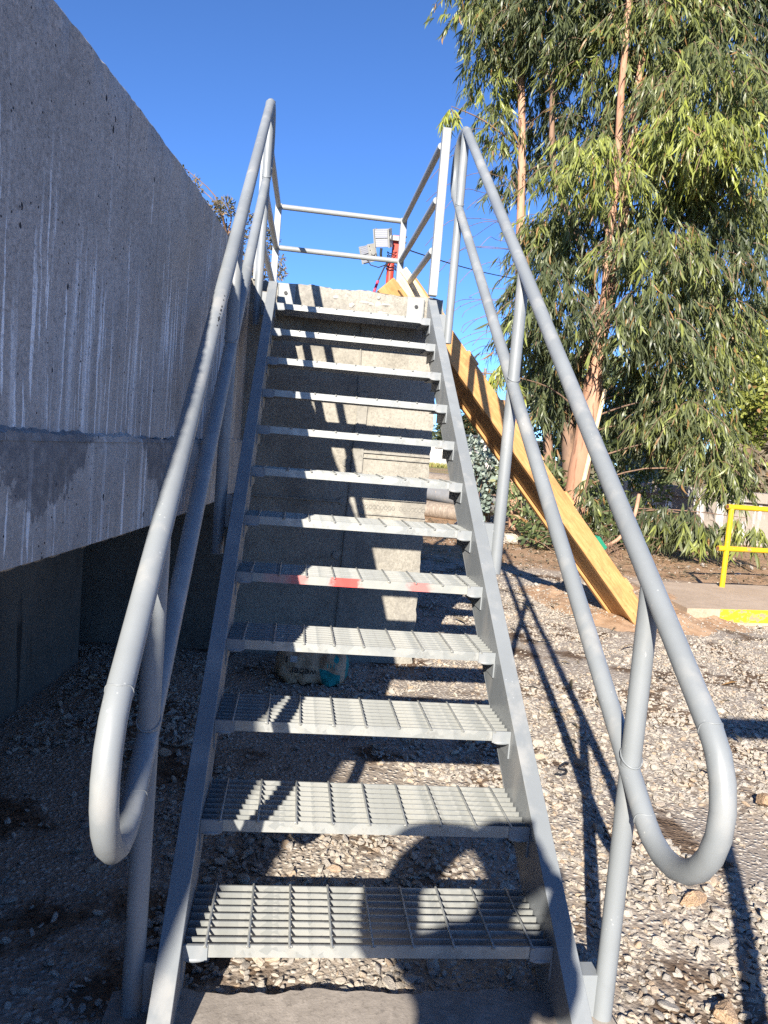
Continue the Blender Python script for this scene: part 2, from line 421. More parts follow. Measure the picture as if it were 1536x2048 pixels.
# ------------------------------------------------------------------ ground
def ground_z(x, y):
    return 0.012*math.sin(x*2.1+.6)*math.sin(y*1.7) + 0.008*math.sin(x*5.3+y*3.1)
def add_ground():
    xs = list(np.concatenate([[-900,-200,-60,-20,-8,-4],np.arange(-2.5,9.01,.12),[10,12,15,20,30,60,200,900]]))
    ys = list(np.concatenate([[-900,-100,-20,-6,-3],np.arange(-2.0,12.01,.12),[13,14,16,19,24,30,45,70,120,300,1500]]))
    vs = []
    for y in ys:
        for x in xs:
            inn = -2.4 < x < 8.9 and -1.9 < y < 11.9
            z = ground_z(x, y) if inn else 0.0
            if inn: z += random.uniform(-.006, .006)
            vs.append((x, y, z))
    n = len(xs)
    fs = [(j*n+i, j*n+i+1, (j+1)*n+i+1, (j+1)*n+i) for j in range(len(ys)-1) for i in range(n-1)]
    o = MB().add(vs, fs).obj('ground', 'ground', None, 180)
    tag(o, 'grey gravel yard turning to tan dirt under the trees', None, None, 'structure')
add_ground()

# ------------------------------------------------------------------ tank on the left
TCX, TCY, TR = -24.605, 3.8, 24.0
def tank_x(y, dr=0.0): return TCX + math.sqrt((TR+dr)**2 - (y-TCY)**2)
tank = thing('concrete_tank', (-1.2, 0, 0), 'huge round raw concrete tank with white drip streaks rising on the left', 'tank')
def arc_shell(y0, y1, dy, zs, dr_fn, thick, name, m, smooth=40):
    """curved band: front face with rows zs, top and bottom faces, back face"""
    ys = np.arange(y0, y1+1e-6, dy); mb = MB(); nz = len(zs); vs = []
    for y in ys:
        for k in range(nz):
            z, d = dr_fn(y, k); th = math.asin((y-TCY)/TR)
            vs.append((TCX+(TR+d)*math.cos(th), TCY+(TR+d)*math.sin(th), z))
        th = math.asin((y-TCY)/TR)
        for z in (zs[-1], zs[0]):
            vs.append((TCX+(TR-thick)*math.cos(th), TCY+(TR-thick)*math.sin(th), z))
    w = nz+2; fs = []
    for i in range(len(ys)-1):
        for k in range(w):
            a = i*w+k; b = i*w+(k+1)%w; fs.append((a, b, b+w, a+w))
    fs.append(tuple(range(w))); fs.append(tuple((len(ys)-1)*w+k for k in reversed(range(w))))
    return mb.add(vs, fs).obj(name, m, tank, smooth)
_nr = RS.rand(4000)
def top_fn(y, k):
    zs = TZ
    i = int(round((y+6)/.02)) % 4000
    if k == len(zs)-1: return 2.325 + (_nr[i]-.5)*.004 + .0015*math.sin(y*23), -.010
    if k == len(zs)-2: return 2.314 + (_nr[(i*7)%4000]-.5)*.007 + .0015*math.sin(y*23), (_nr[(i*3)%4000]-.6)*.004
    return zs[k], 0.0
TZ = [1.345, 1.6, 1.9, 2.2, 2.30, 2.325]
arc_shell(-6.0, 9.0, .02, TZ, top_fn, .25, 'tank_wall', 'tank')
RZ = [1.04, 1.046, 1.2, 1.315, 1.33]
def ring_fn(y, k):
    i = int(round((y+6)/.02)) % 4000
    if k == 0: return 1.04 + (_nr[i]-.5)*.006, .012
    if k == 4: return 1.332 + .003*math.sin(y*9), .018
    return RZ[k], .022 + (.002*(_nr[(i*5)%4000]-.5) if k in (1,3) else 0)
arc_shell(-6.0, 9.0, .02, RZ, ring_fn, .60, 'ring_beam', 'ring')
# crumbly mortar bead along the ledge
mb = MB(); ys = np.arange(-5.9, 4.4, .018); vs = []
for i, y in enumerate(ys):
    th = math.asin((y-TCY)/TR); j = RS.rand(4)
    hgt = .012 + .010*(math.sin(y*21)+math.sin(y*34.7+2)+math.sin(y*9.3+1))/3 + .010*j[0]**2 + .010*max(0,math.sin(y*3.1+.5))
    for d, z in ((.020+.004*j[1], 1.329), (.012+.010*j[2], 1.333+hgt*.55), (-.004, 1.333+hgt), (-.05, 1.333)):
        vs.append((TCX+(TR+d)*math.cos(th), TCY+(TR+d)*math.sin(th), z))
fs = [(i*4+k, i*4+k+1, i*4+k+5, i*4+k+4) for i in range(len(ys)-1) for k in range(3)]
mb.add(vs, fs).obj('mortar_bead', 'ring', tank, 25)
# slab of the tank floor and the pier below it
mb = MB(); R1, R0 = TR-.58, TR-6
for (a, b) in ((-6.0, 8.5),):
    ys = np.arange(a, b, .5); vs = []
    for y in ys:
        th = math.asin((y-TCY)/TR)
        for r, z in ((R1,1.075),(R0,1.075),(R0,1.30),(R1,1.30)): vs.append((TCX+r*math.cos(th), TCY+r*math.sin(th), z))
    fs = [(i*4+k, i*4+(k+1)%4, i*4+4+(k+1)%4, i*4+4+k) for i in range(len(ys)-1) for k in range(4)]
    mb.add(vs, fs)
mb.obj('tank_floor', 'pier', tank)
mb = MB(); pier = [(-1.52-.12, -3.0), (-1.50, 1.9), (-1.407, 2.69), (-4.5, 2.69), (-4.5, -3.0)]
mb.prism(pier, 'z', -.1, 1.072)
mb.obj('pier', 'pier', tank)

# ------------------------------------------------------------------ landing wall behind the stairs
wall = thing('landing_wall', (0, 3.5, 0), 'beige mottled concrete block at the head of the stairs striped with shadows', 'wall')
mb = MB()
nx, nz = 60, 70; x0, x1 = -.615, .578; vs = []
for k in range(nz+1):
    for i in range(nx+1):
        x = x0+(x1-x0)*i/nx; z = -.1+2.42*k/nz; y = 3.1
        e = random.uniform(-1,1)
        if k == nz: z += .006*math.sin(x*17)+random.uniform(-.006,.004); y += .012+random.uniform(0,.012)
        elif k == nz-1: z -= .012; y += random.uniform(-.003,.006)
        elif z > 2.12: y += random.uniform(-.005,.003)
        if i == nx: x += random.uniform(-.008,.003); y += .004
        vs.append((x, y, z))
fs = [(k*(nx+1)+i, k*(nx+1)+i+1, (k+1)*(nx+1)+i+1, (k+1)*(nx+1)+i) for k in range(nz) for i in range(nx)]
n = nx+1; base = len(vs)
# back half: side, top and back faces
for k in range(nz+1): vs.append((x1, 4.72, vs[k*n+nx][2]))
for k in range(nz+1): vs.append((x0, 4.72, vs[k*n][2]))
for k in range(nz):
    fs.append((k*n+nx, base+k, base+k+1, (k+1)*n+nx))
    fs.append((k*n, (k+1)*n, base+nz+1+k+1, base+nz+1+k))
    fs.append((base+k, base+nz+1+k, base+nz+2+k, base+k+1))
fs.append(tuple([nz*n+i for i in range(n)] + [base+nz, base+2*nz+1]))
mb.add(vs, fs).obj('wall', 'wall', wall, 35)
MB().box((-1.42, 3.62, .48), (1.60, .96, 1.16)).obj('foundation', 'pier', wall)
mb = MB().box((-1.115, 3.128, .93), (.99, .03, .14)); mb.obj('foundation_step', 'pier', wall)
# form marks: raised joint strip, ridges, plugs, row of ring marks
def strip_quad(x0a, x1a, z0, x0b, x1b, z1, d): return [(x0a,3.1-d,z0),(x1a,3.1-d,z0),(x1b,3.1-d,z1),(x0b,3.1-d,z1),(x0a,3.104,z0),(x1a,3.104,z0),(x1b,3.104,z1),(x0b,3.104,z1)]
BF = [(0,1,2,3),(7,6,5,4),(0,4,5,1),(1,5,6,2),(2,6,7,3),(3,7,4,0)]
MB().add(strip_quad(.062,.138,.02,.094,.149,1.70,.012), BF).obj('joint_strip', 'wall_strip', wall)
MB().add(strip_quad(.092,.098,1.72,.070,.075,2.12,.009), BF).obj('joint_strip', 'wall_strip', wall)
for (a, b, z, h) in ((.145,.574,1.335,.012), (.145,.574,1.300,.007), (-.60,.066,1.012,.011), (.145,.572,1.045,.006), (.145,.572,.945,.006)):
    MB().box(((a+b)/2, 3.099, z), (b-a, .024, h)).obj('form_ridge', 'wall_strip', wall)
for (xa, xb, z0, z1) in ((.060,.092,.02,1.70),(.138,.149,.02,1.70),(.088,.072,1.70,2.15)):
    MB().add(strip_quad(xa-.0035,xa+.0035,z0,xb-.0035,xb+.0035,z1,.011), BF).obj('seam_fin', 'wall_strip', wall)
for (x, z) in ((.043,1.015),(.029,.67),(.043,1.258)):
    MB().tube([(x,3.088,z),(x,3.103,z)], .024, 18).obj('tie_plug', 'wall_strip', wall, 30)
mb0 = None
for k in range(17):
    x = .172+k*.0245
    if k == 9: continue
    th = [2*PI*i/12 for i in range(13)]
    MB().tube([(x+.0095*math.cos(t), 3.099, .993+.0125*math.sin(t)) for t in th], .0024, 5, False).obj('ring_mark', 'wall_strip', wall, 60)
# rough mortar daubs near the top
for k in range(13):
    x = random.choice([-.02,.06,.12,.17,.22,.26,.30,-.1]) + random.uniform(-.04,.04); z = random.uniform(2.15,2.29)
    if z < 2.2 and x < 0: z += .08
    w, h = random.uniform(.014,.04), random.uniform(.008,.018); n = 9; vs = [(x,3.088,z)]
    for i in range(n):
        a = 2*PI*i/n; q = random.uniform(.6,1.15); vs.append((x+w*q*math.cos(a), 3.099, z+h*q*math.sin(a)))
    MB().add(vs, [(0,1+i,1+(i+1)%n) for i in range(n)]).obj('mortar_daub', 'plaster', wall, 60)

# ------------------------------------------------------------------ metal staircase
W2, RISE, GO, TD = .4525, .1785, .2544, .247
SL = RISE/GO
stair = thing('metal_staircase', (0, 0, 0), 'steep grey painted metal staircase with open grating treads climbing to the wall', 'staircase')
KZ = RISE + .035                       # top of the stringer above the origin
def stringer(sg):
    y0, y1 = -.30, 2.965
    wi, wo, t = W2, .503, .006
    H = .225                           # vertical depth of the channel
    zt = lambda y: KZ + SL*y
    mb = MB()
    zf = -.0
    # web: polygon in y-z
    web = [(y0, max(zf, zt(y0))), (y1, zt(y1)-.01), (y1, zt(y1)-H-.02), ((zf+H-KZ)/SL, zf), (y0, zf)]
    mb.prism([(p[0], p[1]) for p in web], 'x', sg*wi, sg*(wi+t))
    def flange(dz, th):
        a, b = sg*(wi-.0005), sg*wo
        ya = y0 if dz < H/2 else (dz-KZ)/SL
        P = [(ya, zt(ya)-dz), (y1, zt(y1)-dz), (y1, zt(y1)-dz-th), (ya, zt(ya)-dz-th)]
        mb.prism(P, 'x', a, b)
    flange(0, .010); flange(H, .009)
    o = mb.obj('stringer', 'steel', stair, 30, .0025)
    # bolted end plate against the wall
    pl = MB().box((sg*(W2-.055), 3.092, 2.245), (.105, .008, .135)).obj('wall_plate', 'rail_white', stair, None, .002)
    MB().tube([(sg*(W2-.05), 3.083, 2.255), (sg*(W2-.05), 3.09, 2.255)], .012, 6).obj('bolt', 'black', pl)
    mbw = MB()
    for k in range(16): mbw.ball((sg*(W2-.003), 3.086, 2.185+k*.0078), .0045, 6, 4)
    mbw.obj('weld_bead', 'rail_white', pl, 60)
    return o
stringer(-1); stringer(1)
# shared tread meshes, built in world place of tread one with its top at z = RISE
bar_me = MB().box((0, 0, -.0145), (2*W2-.008, .0042, .027)).mesh('bearing_bar', 'galv')
rod_me = MB().tube([(0, -.010, 0), (0, -.004, .0015), (0, TD, .0015), (0, TD+.006, 0)], .0032, 8).mesh('cross_rod', 'galv', 60)
b = MB().box((0, 0, -.0145), (2*W2-.004, .005, .031))
for k in range(9): b.ball((-W2+.0525+k*.1, -.004, -.001), (.006,.004,.0045), 8, 5)
nose_me = b.mesh('nosing', 'galv', 30); nose_red = b.mesh('nosing', 'galv_red', 30)
br_me = {}
for sg in (-1, 1):
    b = MB().box((sg*(W2-.0235), TD/2-.004, -.0335), (.046, TD+.006, .0045))
    b.box((sg*(W2-.0027), TD/2-.004, -.060), (.0045, TD+.006, .048))
    br_me[sg] = b.mesh('bracket', 'steel')
clip_me = {}
for sg in (-1, 1):
    b = MB().box((sg*(W2-.030), -.0045, -.016), (.058, .0045, .036)); b.ball((sg*(W2-.028), -.005, -.035), (.026,.005,.006), 8, 5)
    clip_me[sg] = b.mesh('end_clip', 'steel', 40)
for i in range(12):
    y0, z0 = i*GO, (i+1)*RISE
    t = link('tread', nose_red if i == 4 else nose_me, stair)
    t.location = (0, y0, z0)
    if i == 11:
        q = link('light_stop_bar', MB().box((0, TD+.026, -.012), (2*W2-.01, .046, .020)).mesh('light_stop_bar', 'steel')); q.parent = t  # added bar, blocks a sliver of sun on the wall behind the top tread
    if i == 4: t['label'] = 'tread with patches of red spray paint on its front edge'
    def sub(name, me, loc):
        o = bpy.data.objects.new(name, me); COL.objects.link(o); o.parent = t; o.location = loc; return o
    for k in range(1, 9): sub('bearing_bar', bar_me, (0, k*TD/8.0, random.uniform(-.0008,.0008)))
    for k in range(9): sub('cross_rod', rod_me, (-W2+.0525+k*.1+random.uniform(-.002,.002), 0, 0))
    for sg in (-1, 1):
        sub('bracket', br_me[sg], (0, 0, 0)); sub('end_clip', clip_me[sg], (0, 0, 0))
# handrails: a stadium-shaped pipe loop with three posts on each side
RP = .0248
def rail_loop(X, dz):
    d = Vector((0, math.cos(math.atan(.735)), math.sin(math.atan(.735)))); nrm = Vector((0, -d.z, d.y))
    r = .183
    cl = Vector((X, -.257, .738+dz)); ch = Vector((X, 2.925, 3.075+dz*.3))
    d = (ch-cl).normalized(); nrm = Vector((0, -d.z, d.y))
    P = []
    for i in range(12):
        a = PI/2 + PI*i/11; P.append(cl + r*(math.cos(a)*d + math.sin(a)*nrm))
    m = len(P)
    for k in range(1, 8): P.append(cl-r*nrm + (ch-cl)*k/8.0)
    for i in range(12):
        a = -PI/2 + PI*i/11; P.append(ch + r*(math.cos(a)*d + math.sin(a)*nrm))
    for k in range(1, 8): P.append(ch+r*nrm - (ch-cl)*k/8.0)
    P = P[15:] + P[:15]; P.append(P[0]); return P, cl, ch, d, nrm, r
for sg, X, dz, legs in ((-1, -.556, .022, ((-.03,0),(1.37,.90),(2.90,2.02))), (1, .575, 0.0, ((-.05,0),(1.32,.90),(2.86,2.02)))):
    P, cl, ch, d, nrm, r = rail_loop(X, dz)
    lab = 'left looped pipe handrail with small dark marks on its top rail' if sg < 0 else 'right looped pipe handrail leaning out over the gravel'
    h = MB().tube(P, RP, 28, False).obj('handrail', 'steel', stair, 21); h['label'] = lab
    for (c, sgn) in ((cl,1),(cl,-1),(ch,1),(ch,-1)):
        q0 = c+sgn*r*nrm; ux = Vector((1,0,0))
        MB().tube([q0+d*.004*math.sin(3*w)+RP*1.005*(math.cos(w)*ux+math.sin(w)*nrm) for w in [2*PI*t/20 for t in range(21)]], .0017, 6, False).obj('weld', 'steel', h, 60)
    tl = d.z/d.y
    for (y, zb) in legs:
        zt = cl.z + (y-cl.y)*tl + r/d.y - .01; zm = cl.z + (y-cl.y)*tl - r/d.y
        p = MB().tube([(X,y,zm+.012),(X,y,zt)], RP*.98, 18).obj('post', 'steel', h, 40)
        p2 = MB().tube([(X,y,zb),(X,y,zm-.012)], RP*.98, 18).obj('post', 'steel', h, 40)
        # weld ring at the mid rail
        e = RP*1.03; ring = []
        for q in range(17):
            a = 2*PI*q/16; ring.append((X+e*math.cos(a), y+e*math.sin(a), zm+RP/d.y+e*math.sin(a)*tl+.002))
        MB().tube(ring, .0022, 6, False).obj('weld', 'steel', h, 60)
        zc = KZ + SL*y - .10
        MB().box((sg*(.503+.016), y+.02, zc), (abs(X)-.503-.0, .05, .13)).obj('post_bracket', 'steel', h)
    if sg < 0:
        mb = MB()
        for (s, w, l) in ((.0,.003,.006),(.03,.003,.006),(.075,.003,.012),(.10,.004,.016),(.125,.004,.006),(.15,.003,.018),(.155,.009,.004),(.165,.003,.016),(.20,.003,.007)):
            c = cl + r*nrm + d*((.98-cl.y)/d.y - s)
            ang = math.radians(38); off = Vector((math.sin(ang),0,0)) + nrm*math.cos(ang)
            R = Matrix((( -math.cos(ang), d.x, off.x), (nrm.y*math.sin(ang), d.y, off.y), (nrm.z*math.sin(ang), d.z, off.z)))
            mb.box(c + off*(RP+.0002), (w, l, .0012), R)
        mb.obj('marker_mark', 'print_black', h)

# ------------------------------------------------------------------ platform railing on the landing
pr = thing('platform_railing', (0, 3.8, 2.32), 'pale grey pipe railing round the landing above the stairs', 'railing')
YN, YF, XL, XR = 2.93, 4.58, -.545, .452
for (x, y, zb, zt) in ((XR+.02, YN, 2.30, 3.27), (-.575, YN+.10, 2.30, 3.24), (XR, YF, 2.32, 3.20), (XL, YF, 2.32, 3.20)):
    MB().box((x, y, (zb+zt)/2), (.05, .05, zt-zb)).obj('post', 'rail_white', pr, None, .003)
for z in (3.18, 2.865, 2.57):
    for (a, b) in (((XR, YN+.03, z), (XR, YF, z)), ((-.575, YN+.12, z), (XL, YF, z))):
        MB().tube([a, b], .0205, 16).obj('rail', 'rail_white', pr, 40)
for z in (3.18, 2.865):
    MB().tube([(XL+.02, YF, z), (XR-.02, YF, z)], .0205, 16).obj('rail', 'rail_white', pr, 40)

# ------------------------------------------------------------------ footing, sack
mb = MB(); n = 30; vs = []
n = 60; ed = [(-.61+1.21*i/n+random.uniform(-.006,.006), .032+.006*math.sin(i*.31)+.004*math.sin(i*.83+1)+random.uniform(-.006,.006)) for i in range(n+1)]
top = [(-.63,-.75),(.64,-.75)]
poly = ed[::-1] + top
mb.prism(poly, 'z', -.05, .036)
tag(mb.obj('concrete_footing', 'footing'), 'worn concrete footing strip under the bottom of the stairs', None, None, 'structure')

bag = thing('cement_sack', (-.09, 2.64, 0), 'brown and teal paper cement sack slumped against the wall behind the stairs', 'sack')
nu, nv = 36, 22; vs = []
for j in range(nv+1):
    for i in range(nu):
        a = 2*PI*i/nu; s = j/nv*2-1
        x = .205*s*(1 + .03*math.sin(3*a))
        end = (1-abs(s)**7*.55)
        cy, cz = math.cos(a), math.sin(a)
        sq = 1.0/max(abs(cy)**4+abs(cz)**4, 1e-6)**.25
        waist = 1 - .18*math.exp(-((s-.18)/.12)**2)
        wr = 1 + .05*math.sin(9*a+7*s) + .045*math.sin(17*s+3*a) + .04*math.sin(5*a-11*s) + .03*math.sin(23*s-13*a)
        y = .125*cy*sq*end*waist*wr; z = .093*cz*sq*end*(1-.1*math.exp(-((s-.18)/.12)**2))*wr
        vs.append((x, y + .03*z/.09, z+.093))
fs = [(j*nu+i, j*nu+(i+1)%nu, (j+1)*nu+(i+1)%nu, (j+1)*nu+i) for j in range(nv) for i in range(nu)]
fs.append(tuple(reversed(range(nu)))); fs.append(tuple(nv*nu+i for i in range(nu)))
me = MB().add(vs, fs).mesh('sack_paper', 'bag', 40)
sk = bpy.data.objects.new('paper', me); COL.objects.link(sk); sk.parent = bag; sk.rotation_euler = (0, math.radians(2), math.radians(-3))
def txt(s, loc, size, rot, m, parent, name):
    c = bpy.data.curves.new(name, 'FONT'); c.body = s; c.size = size; c.extrude = .0006; c.align_x = 'CENTER'; c.align_y = 'CENTER'
    o = bpy.data.objects.new(name+'_tmp', c); COL.objects.link(o)
    dg = bpy.context.evaluated_depsgraph_get(); me = bpy.data.meshes.new_from_object(o.evaluated_get(dg))
    COL.objects.unlink(o); bpy.data.objects.remove(o)
    me.materials.clear(); me.materials.append(MAT[m])
    o = bpy.data.objects.new(name, me); COL.objects.link(o); o.parent = parent; o.location = loc; o.rotation_euler = rot; return o
def wrap(o, target, off=.0015):
    md = o.modifiers.new('wrap', 'SHRINKWRAP'); md.target = target; md.wrap_method = 'PROJECT'
    md.use_project_y = True; md.use_project_x = False; md.use_project_z = False
    md.use_negative_direction = True; md.use_positive_direction = True; md.offset = off
# the brand word stands on its head on the sack
t1 = txt('weber', (-.045, -.150, .086), .060, (math.radians(90-8), math.radians(180), 0), 'print_black', sk, 'lettering')
for (x0, x1, z0, z1, m, nm) in ((-.125,-.085,.135,.172,'print_white','label'), (-.15,-.142,.13,.165,'print_black','print'), (-.11,-.05,.104,.106,'print_black','print')):
    MB().add([(x0,-.146,z0),(x1,-.146,z0),(x1,-.146,z1),(x0,-.146,z1)], [(0,1,2,3)]).obj(nm, m, sk)

# ------------------------------------------------------------------ timber ramp leaning on the landing
A = Vector((2.83, 4.66, .0)); B = Vector((.36, 4.02, 2.60))
dr = (B-A).normalized(); side = Vector((-dr.y, dr.x, 0)).normalized()
side = (side - dr*side.dot(dr)).normalized()           # horizontal, across the ramp
if side.y > 0: side = -side                            # towards the camera
upn = side.cross(dr).normalized()
if upn.z < 0: upn = -upn
RR = Matrix((side, upn, dr)).transposed()
ramp = thing('timber_ramp', A, 'long yellow timber ramp with cleats leaning from the gravel up to the landing', 'ramp')
L = (B-A).length
def ramp_box(name, m, s0, u0, size, t0, t1):
    me = MB().box((0,0,0), (size[0], size[1], (t1-t0)*L)).mesh(name, m)
    o = bpy.data.objects.new(name, me); COL.objects.link(o); o.parent = ramp
    o.rotation_euler = RR.to_euler(); o.location = dr*((t0+t1)/2*L) + side*s0 + upn*u0
    b = o.modifiers.new('bevel', 'BEVEL'); b.width = .004; b.segments = 2
    return o
ramp_box('side_board', 'wood', .125, .0, (.042, .165), .0, .985)
ramp_box('side_board', 'wood', -.205, .0, (.042, .165), .015, 1.0)
for k in range(2): ramp_box('deck_plank', 'wood', .022-.125*k, -.045, (.122, .036), .03+.012*k, .97)
for t, mm in ((.10,'wood'),(.235,'green'),(.37,'wood'),(.50,'wood'),(.63,'wood'),(.76,'wood'),(.885,'wood')):
    ramp_box('cleat', mm, -.04+(.03 if mm=='green' else 0), .100, (.30, .038), t, t+.036)
for k in range(2): ramp_box('end_board', 'wood_pale', .150, -.03+.062*k, (.012, .060), .92, 1.0+.01*k)

# ------------------------------------------------------------------ floodlights on a red post
fp = thing('floodlight_post', (.47, 5.45, 0), 'red post with a strap standing behind the landing railing', 'post')
MB().tube([(.47,5.45,0),(.465,5.45,3.06)], .034, 16).obj('pole', 'red', fp, 40)
MB().box((.50,5.45,3.17), (.07,.05,.24)).obj('head_plate', 'red', fp)
mb = MB()
for k, z in enumerate((3.29, 3.24, 3.18, 3.12)): mb.box((.565,5.45,z), (.05,.04,.008))
mb.obj('bolt', 'black', fp)
MB().tube([(.45,5.40,3.05),(.40,5.36,2.98),(.35,5.34,2.85)], .007, 8).obj('strap', 'black', fp, 60)
MB().tube([(.35,5.34,2.85),(.325,5.33,2.76),(.315,5.33,2.70)], .012, 8).obj('strap_tail', 'red_strap', fp, 60)
mb = MB().tube([(.425,5.39,3.0+.02*k+.015*math.sin(k*2)) for k in range(2)], .004, 6)
for z in (2.985, 3.01, 3.10, 3.13):
    mb.tube([(.47+.045*math.cos(a*PI/8), 5.45+.045*math.sin(a*PI/8), z+.012*math.sin(a)) for a in range(17)], .004, 6, False)
mb.obj('cable_tie', 'black', fp, 60)
def flood(loc, yaw, pitch, label, sc=1.0):
    o = thing('floodlight', loc, label, 'floodlight', 'floodlights on the red post')
    R = Matrix.Rotation(yaw, 4, 'Z') @ Matrix.Rotation(pitch, 4, 'X')
    o.rotation_euler = R.to_euler(); o.scale = (sc,)*3
    def part(mb, n, m, sm=None):
        q = bpy.data.objects.new(n, mb.mesh(n, m, sm)); COL.objects.link(q); q.parent = o; return q
    part(MB().box((0,0,0), (.17,.07,.20)), 'housing', 'lamp_grey')
    for s in (-1, 1):
        part(MB().box((0,-.040,s*.0515), (.155,.012,.088)), 'led_panel', 'led')
        part(MB().box((s*.0925,0,0), (.013,.105,.212)), 'side_plate', 'lamp_grey')
    mb = MB()
    for k in range(9): mb.box((-.072+.018*k,.058,0), (.004,.045,.19))
    part(mb, 'cooling_fins', 'lamp_grey')
    part(MB().tube([(.099,0,0),(.115,0,0)], .030, 16), 'hinge_knob', 'lamp_grey', 40)
    mb = MB()
    for z in (-.08,-.03,.03,.08): mb.tube([(.099,-.028,z),(.103,-.028,z)], .006, 6)
    part(mb, 'screw', 'black')
    return o
flood((.365,5.36,3.235), math.radians(-28), math.radians(22), 'nearer grey twin panel floodlight beside the railing corner post', .76)
flood((.255,5.52,3.12), math.radians(-62), math.radians(20), 'floodlight half hidden behind the nearer lamp, lower and further left', .74)
ar = MB().box((.47,5.40,3.255), (.13,.03,.042)); ar.obj('bracket_arm', 'lamp_grey', fp)
MB().tube([(.36,5.38,3.15),(.36,5.39,3.10),(.37,5.40,3.06)], .012, 8).obj('gland', 'black', fp, 60)
MB().tube([(.24,5.46,3.06),(.28,5.42,3.00),(.35,5.39,2.98),(.41,5.40,3.01),(.44,5.42,3.08)], .005, 6).obj('cable', 'black', fp, 60)
mb = MB(); P = []
for k in range(25):
    t = k/24; P.append((.52+t*5.6, 5.45+t*10, 3.20+t*2.4-.9*t*(1-t)))
tag(mb.tube(P, .006, 6).obj('overhead_cable', 'black'), 'thin black cable running from the red post towards the trees', 'cable')

# ------------------------------------------------------------------ slab with yellow kerb, yellow rail, canal wall
sd = Vector((.986, .165, 0)).normalized(); sn = Vector((-sd.y, sd.x, 0))
K0 = Vector((3.35, 4.79, 0))
slab = thing('concrete_path', K0, 'dusty concrete path slab with a worn yellow kerb face on the right', 'path')
slab['kind'] = 'structure'
Q = [K0, K0+sd*6, K0+sd*6+sn*1.36, K0+sn*1.36+sd*.3]
MB().prism([(q.x,q.y) for q in Q], 'z', -.05, .15).obj('path_slab', 'slab', slab)
a, b_ = K0+sd*.36-sn*.004, K0+sd*6-sn*.004
MB().add([(a.x,a.y,.03),(b_.x,b_.y,.0),(b_.x,b_.y,.149),(a.x,a.y,.149),(a.x+.0,a.y+.02,.03),(b_.x,b_.y+.02,.0),(b_.x,b_.y+.02,.149),(a.x,a.y+.02,.149)], BF).obj('kerb_paint', 'kerb_yellow', slab)
# dirt heaped over the left end of the slab
def heap_z(x, y):
    d = Vector((x-3.05, y-5.40, 0)); u = d.dot(sd)/.95; v = d.dot(sn)/1.2
    if abs(u) >= 1 or abs(v) >= 1: return -.05
    h = ((1-u*u)*(1-v*v))**1.2
    return -.03 + .215*h + (.022*math.sin(x*9+y*5) + .012*math.sin(x*23-y*17) + .008*math.sin(x*41+y*37))*min(1, h*2)
nx_, ny_ = 70, 56; vs = []
for j in range(ny_+1):
    for i in range(nx_+1):
        u, v = i/nx_*2-1, j/ny_*2-1
        p = Vector((3.05,5.40,0)) + sd*u*.95 + sn*v*1.2
        vs.append((p.x, p.y, heap_z(p.x, p.y)+random.uniform(-.004,.004)))
fs = [(j*(nx_+1)+i, j*(nx_+1)+i+1, (j+1)*(nx_+1)+i+1, (j+1)*(nx_+1)+i) for j in range(ny_) for i in range(nx_)]
g = NT('loose_tan_dirt'); n_ = g.noise(9, detail=6, rough=.7)
c_ = g.mix(g.rng(n_,.3,.7), (.26,.16,.095), (.38,.26,.17)); g.bump(g.noise(50, detail=5, rough=.7), .7, .01); MAT['dirt'] = g.fin(c_, .95, 0, .1)
tag(MB().add(vs, fs).obj('dirt_heap', 'dirt', None, 180), 'low heap of tan dirt spilling over the end of the path', None, None, 'structure')

yb = Vector((4.49, 6.18, .15))
yr = thing('yellow_railing', yb, 'bright yellow pipe railing with two bars at the right edge', 'railing')
for k in range(3):
    p = yb + sd*1.5*k
    MB().tube([p, p+V(0,0,.885)], .029, 16).obj('post', 'yellow', yr, 40)
for z, s0 in ((.885,-.055), (.425,-.115)):
    a, b_ = yb+sd*s0+V(0,0,z), yb+sd*3.2+V(0,0,z)
    q = MB().tube([a, b_], .029, 16).obj('rail', 'yellow', yr, 40)
    MB().tube([a-sd*.001, a+sd*.02], .0225, 14).obj('rusty_end', 'rust', q, 40)

cd = Vector((.912,-.41,0)).normalized(); cn = Vector((-cd.y, cd.x, 0)); c0 = Vector((4.6,14.69,0))
canal = thing('canal_wall', c0, 'low pale concrete canal wall with an overhanging lip behind the yellow railing', 'wall')
def obox(p0, p1, n, th, z0, z1):
    q = [p0, p1, p1+n*th, p0+n*th]; return MB().prism([(v.x,v.y) for v in q], 'z', z0, z1)
obox(c0, c0+cd*14, cn, .3, -.1, .86).obj('wall', 'canal', canal)
obox(c0-cn*.10, c0+cd*14-cn*.10, cn, .62, .862, 1.06).obj('lip', 'canal', canal)

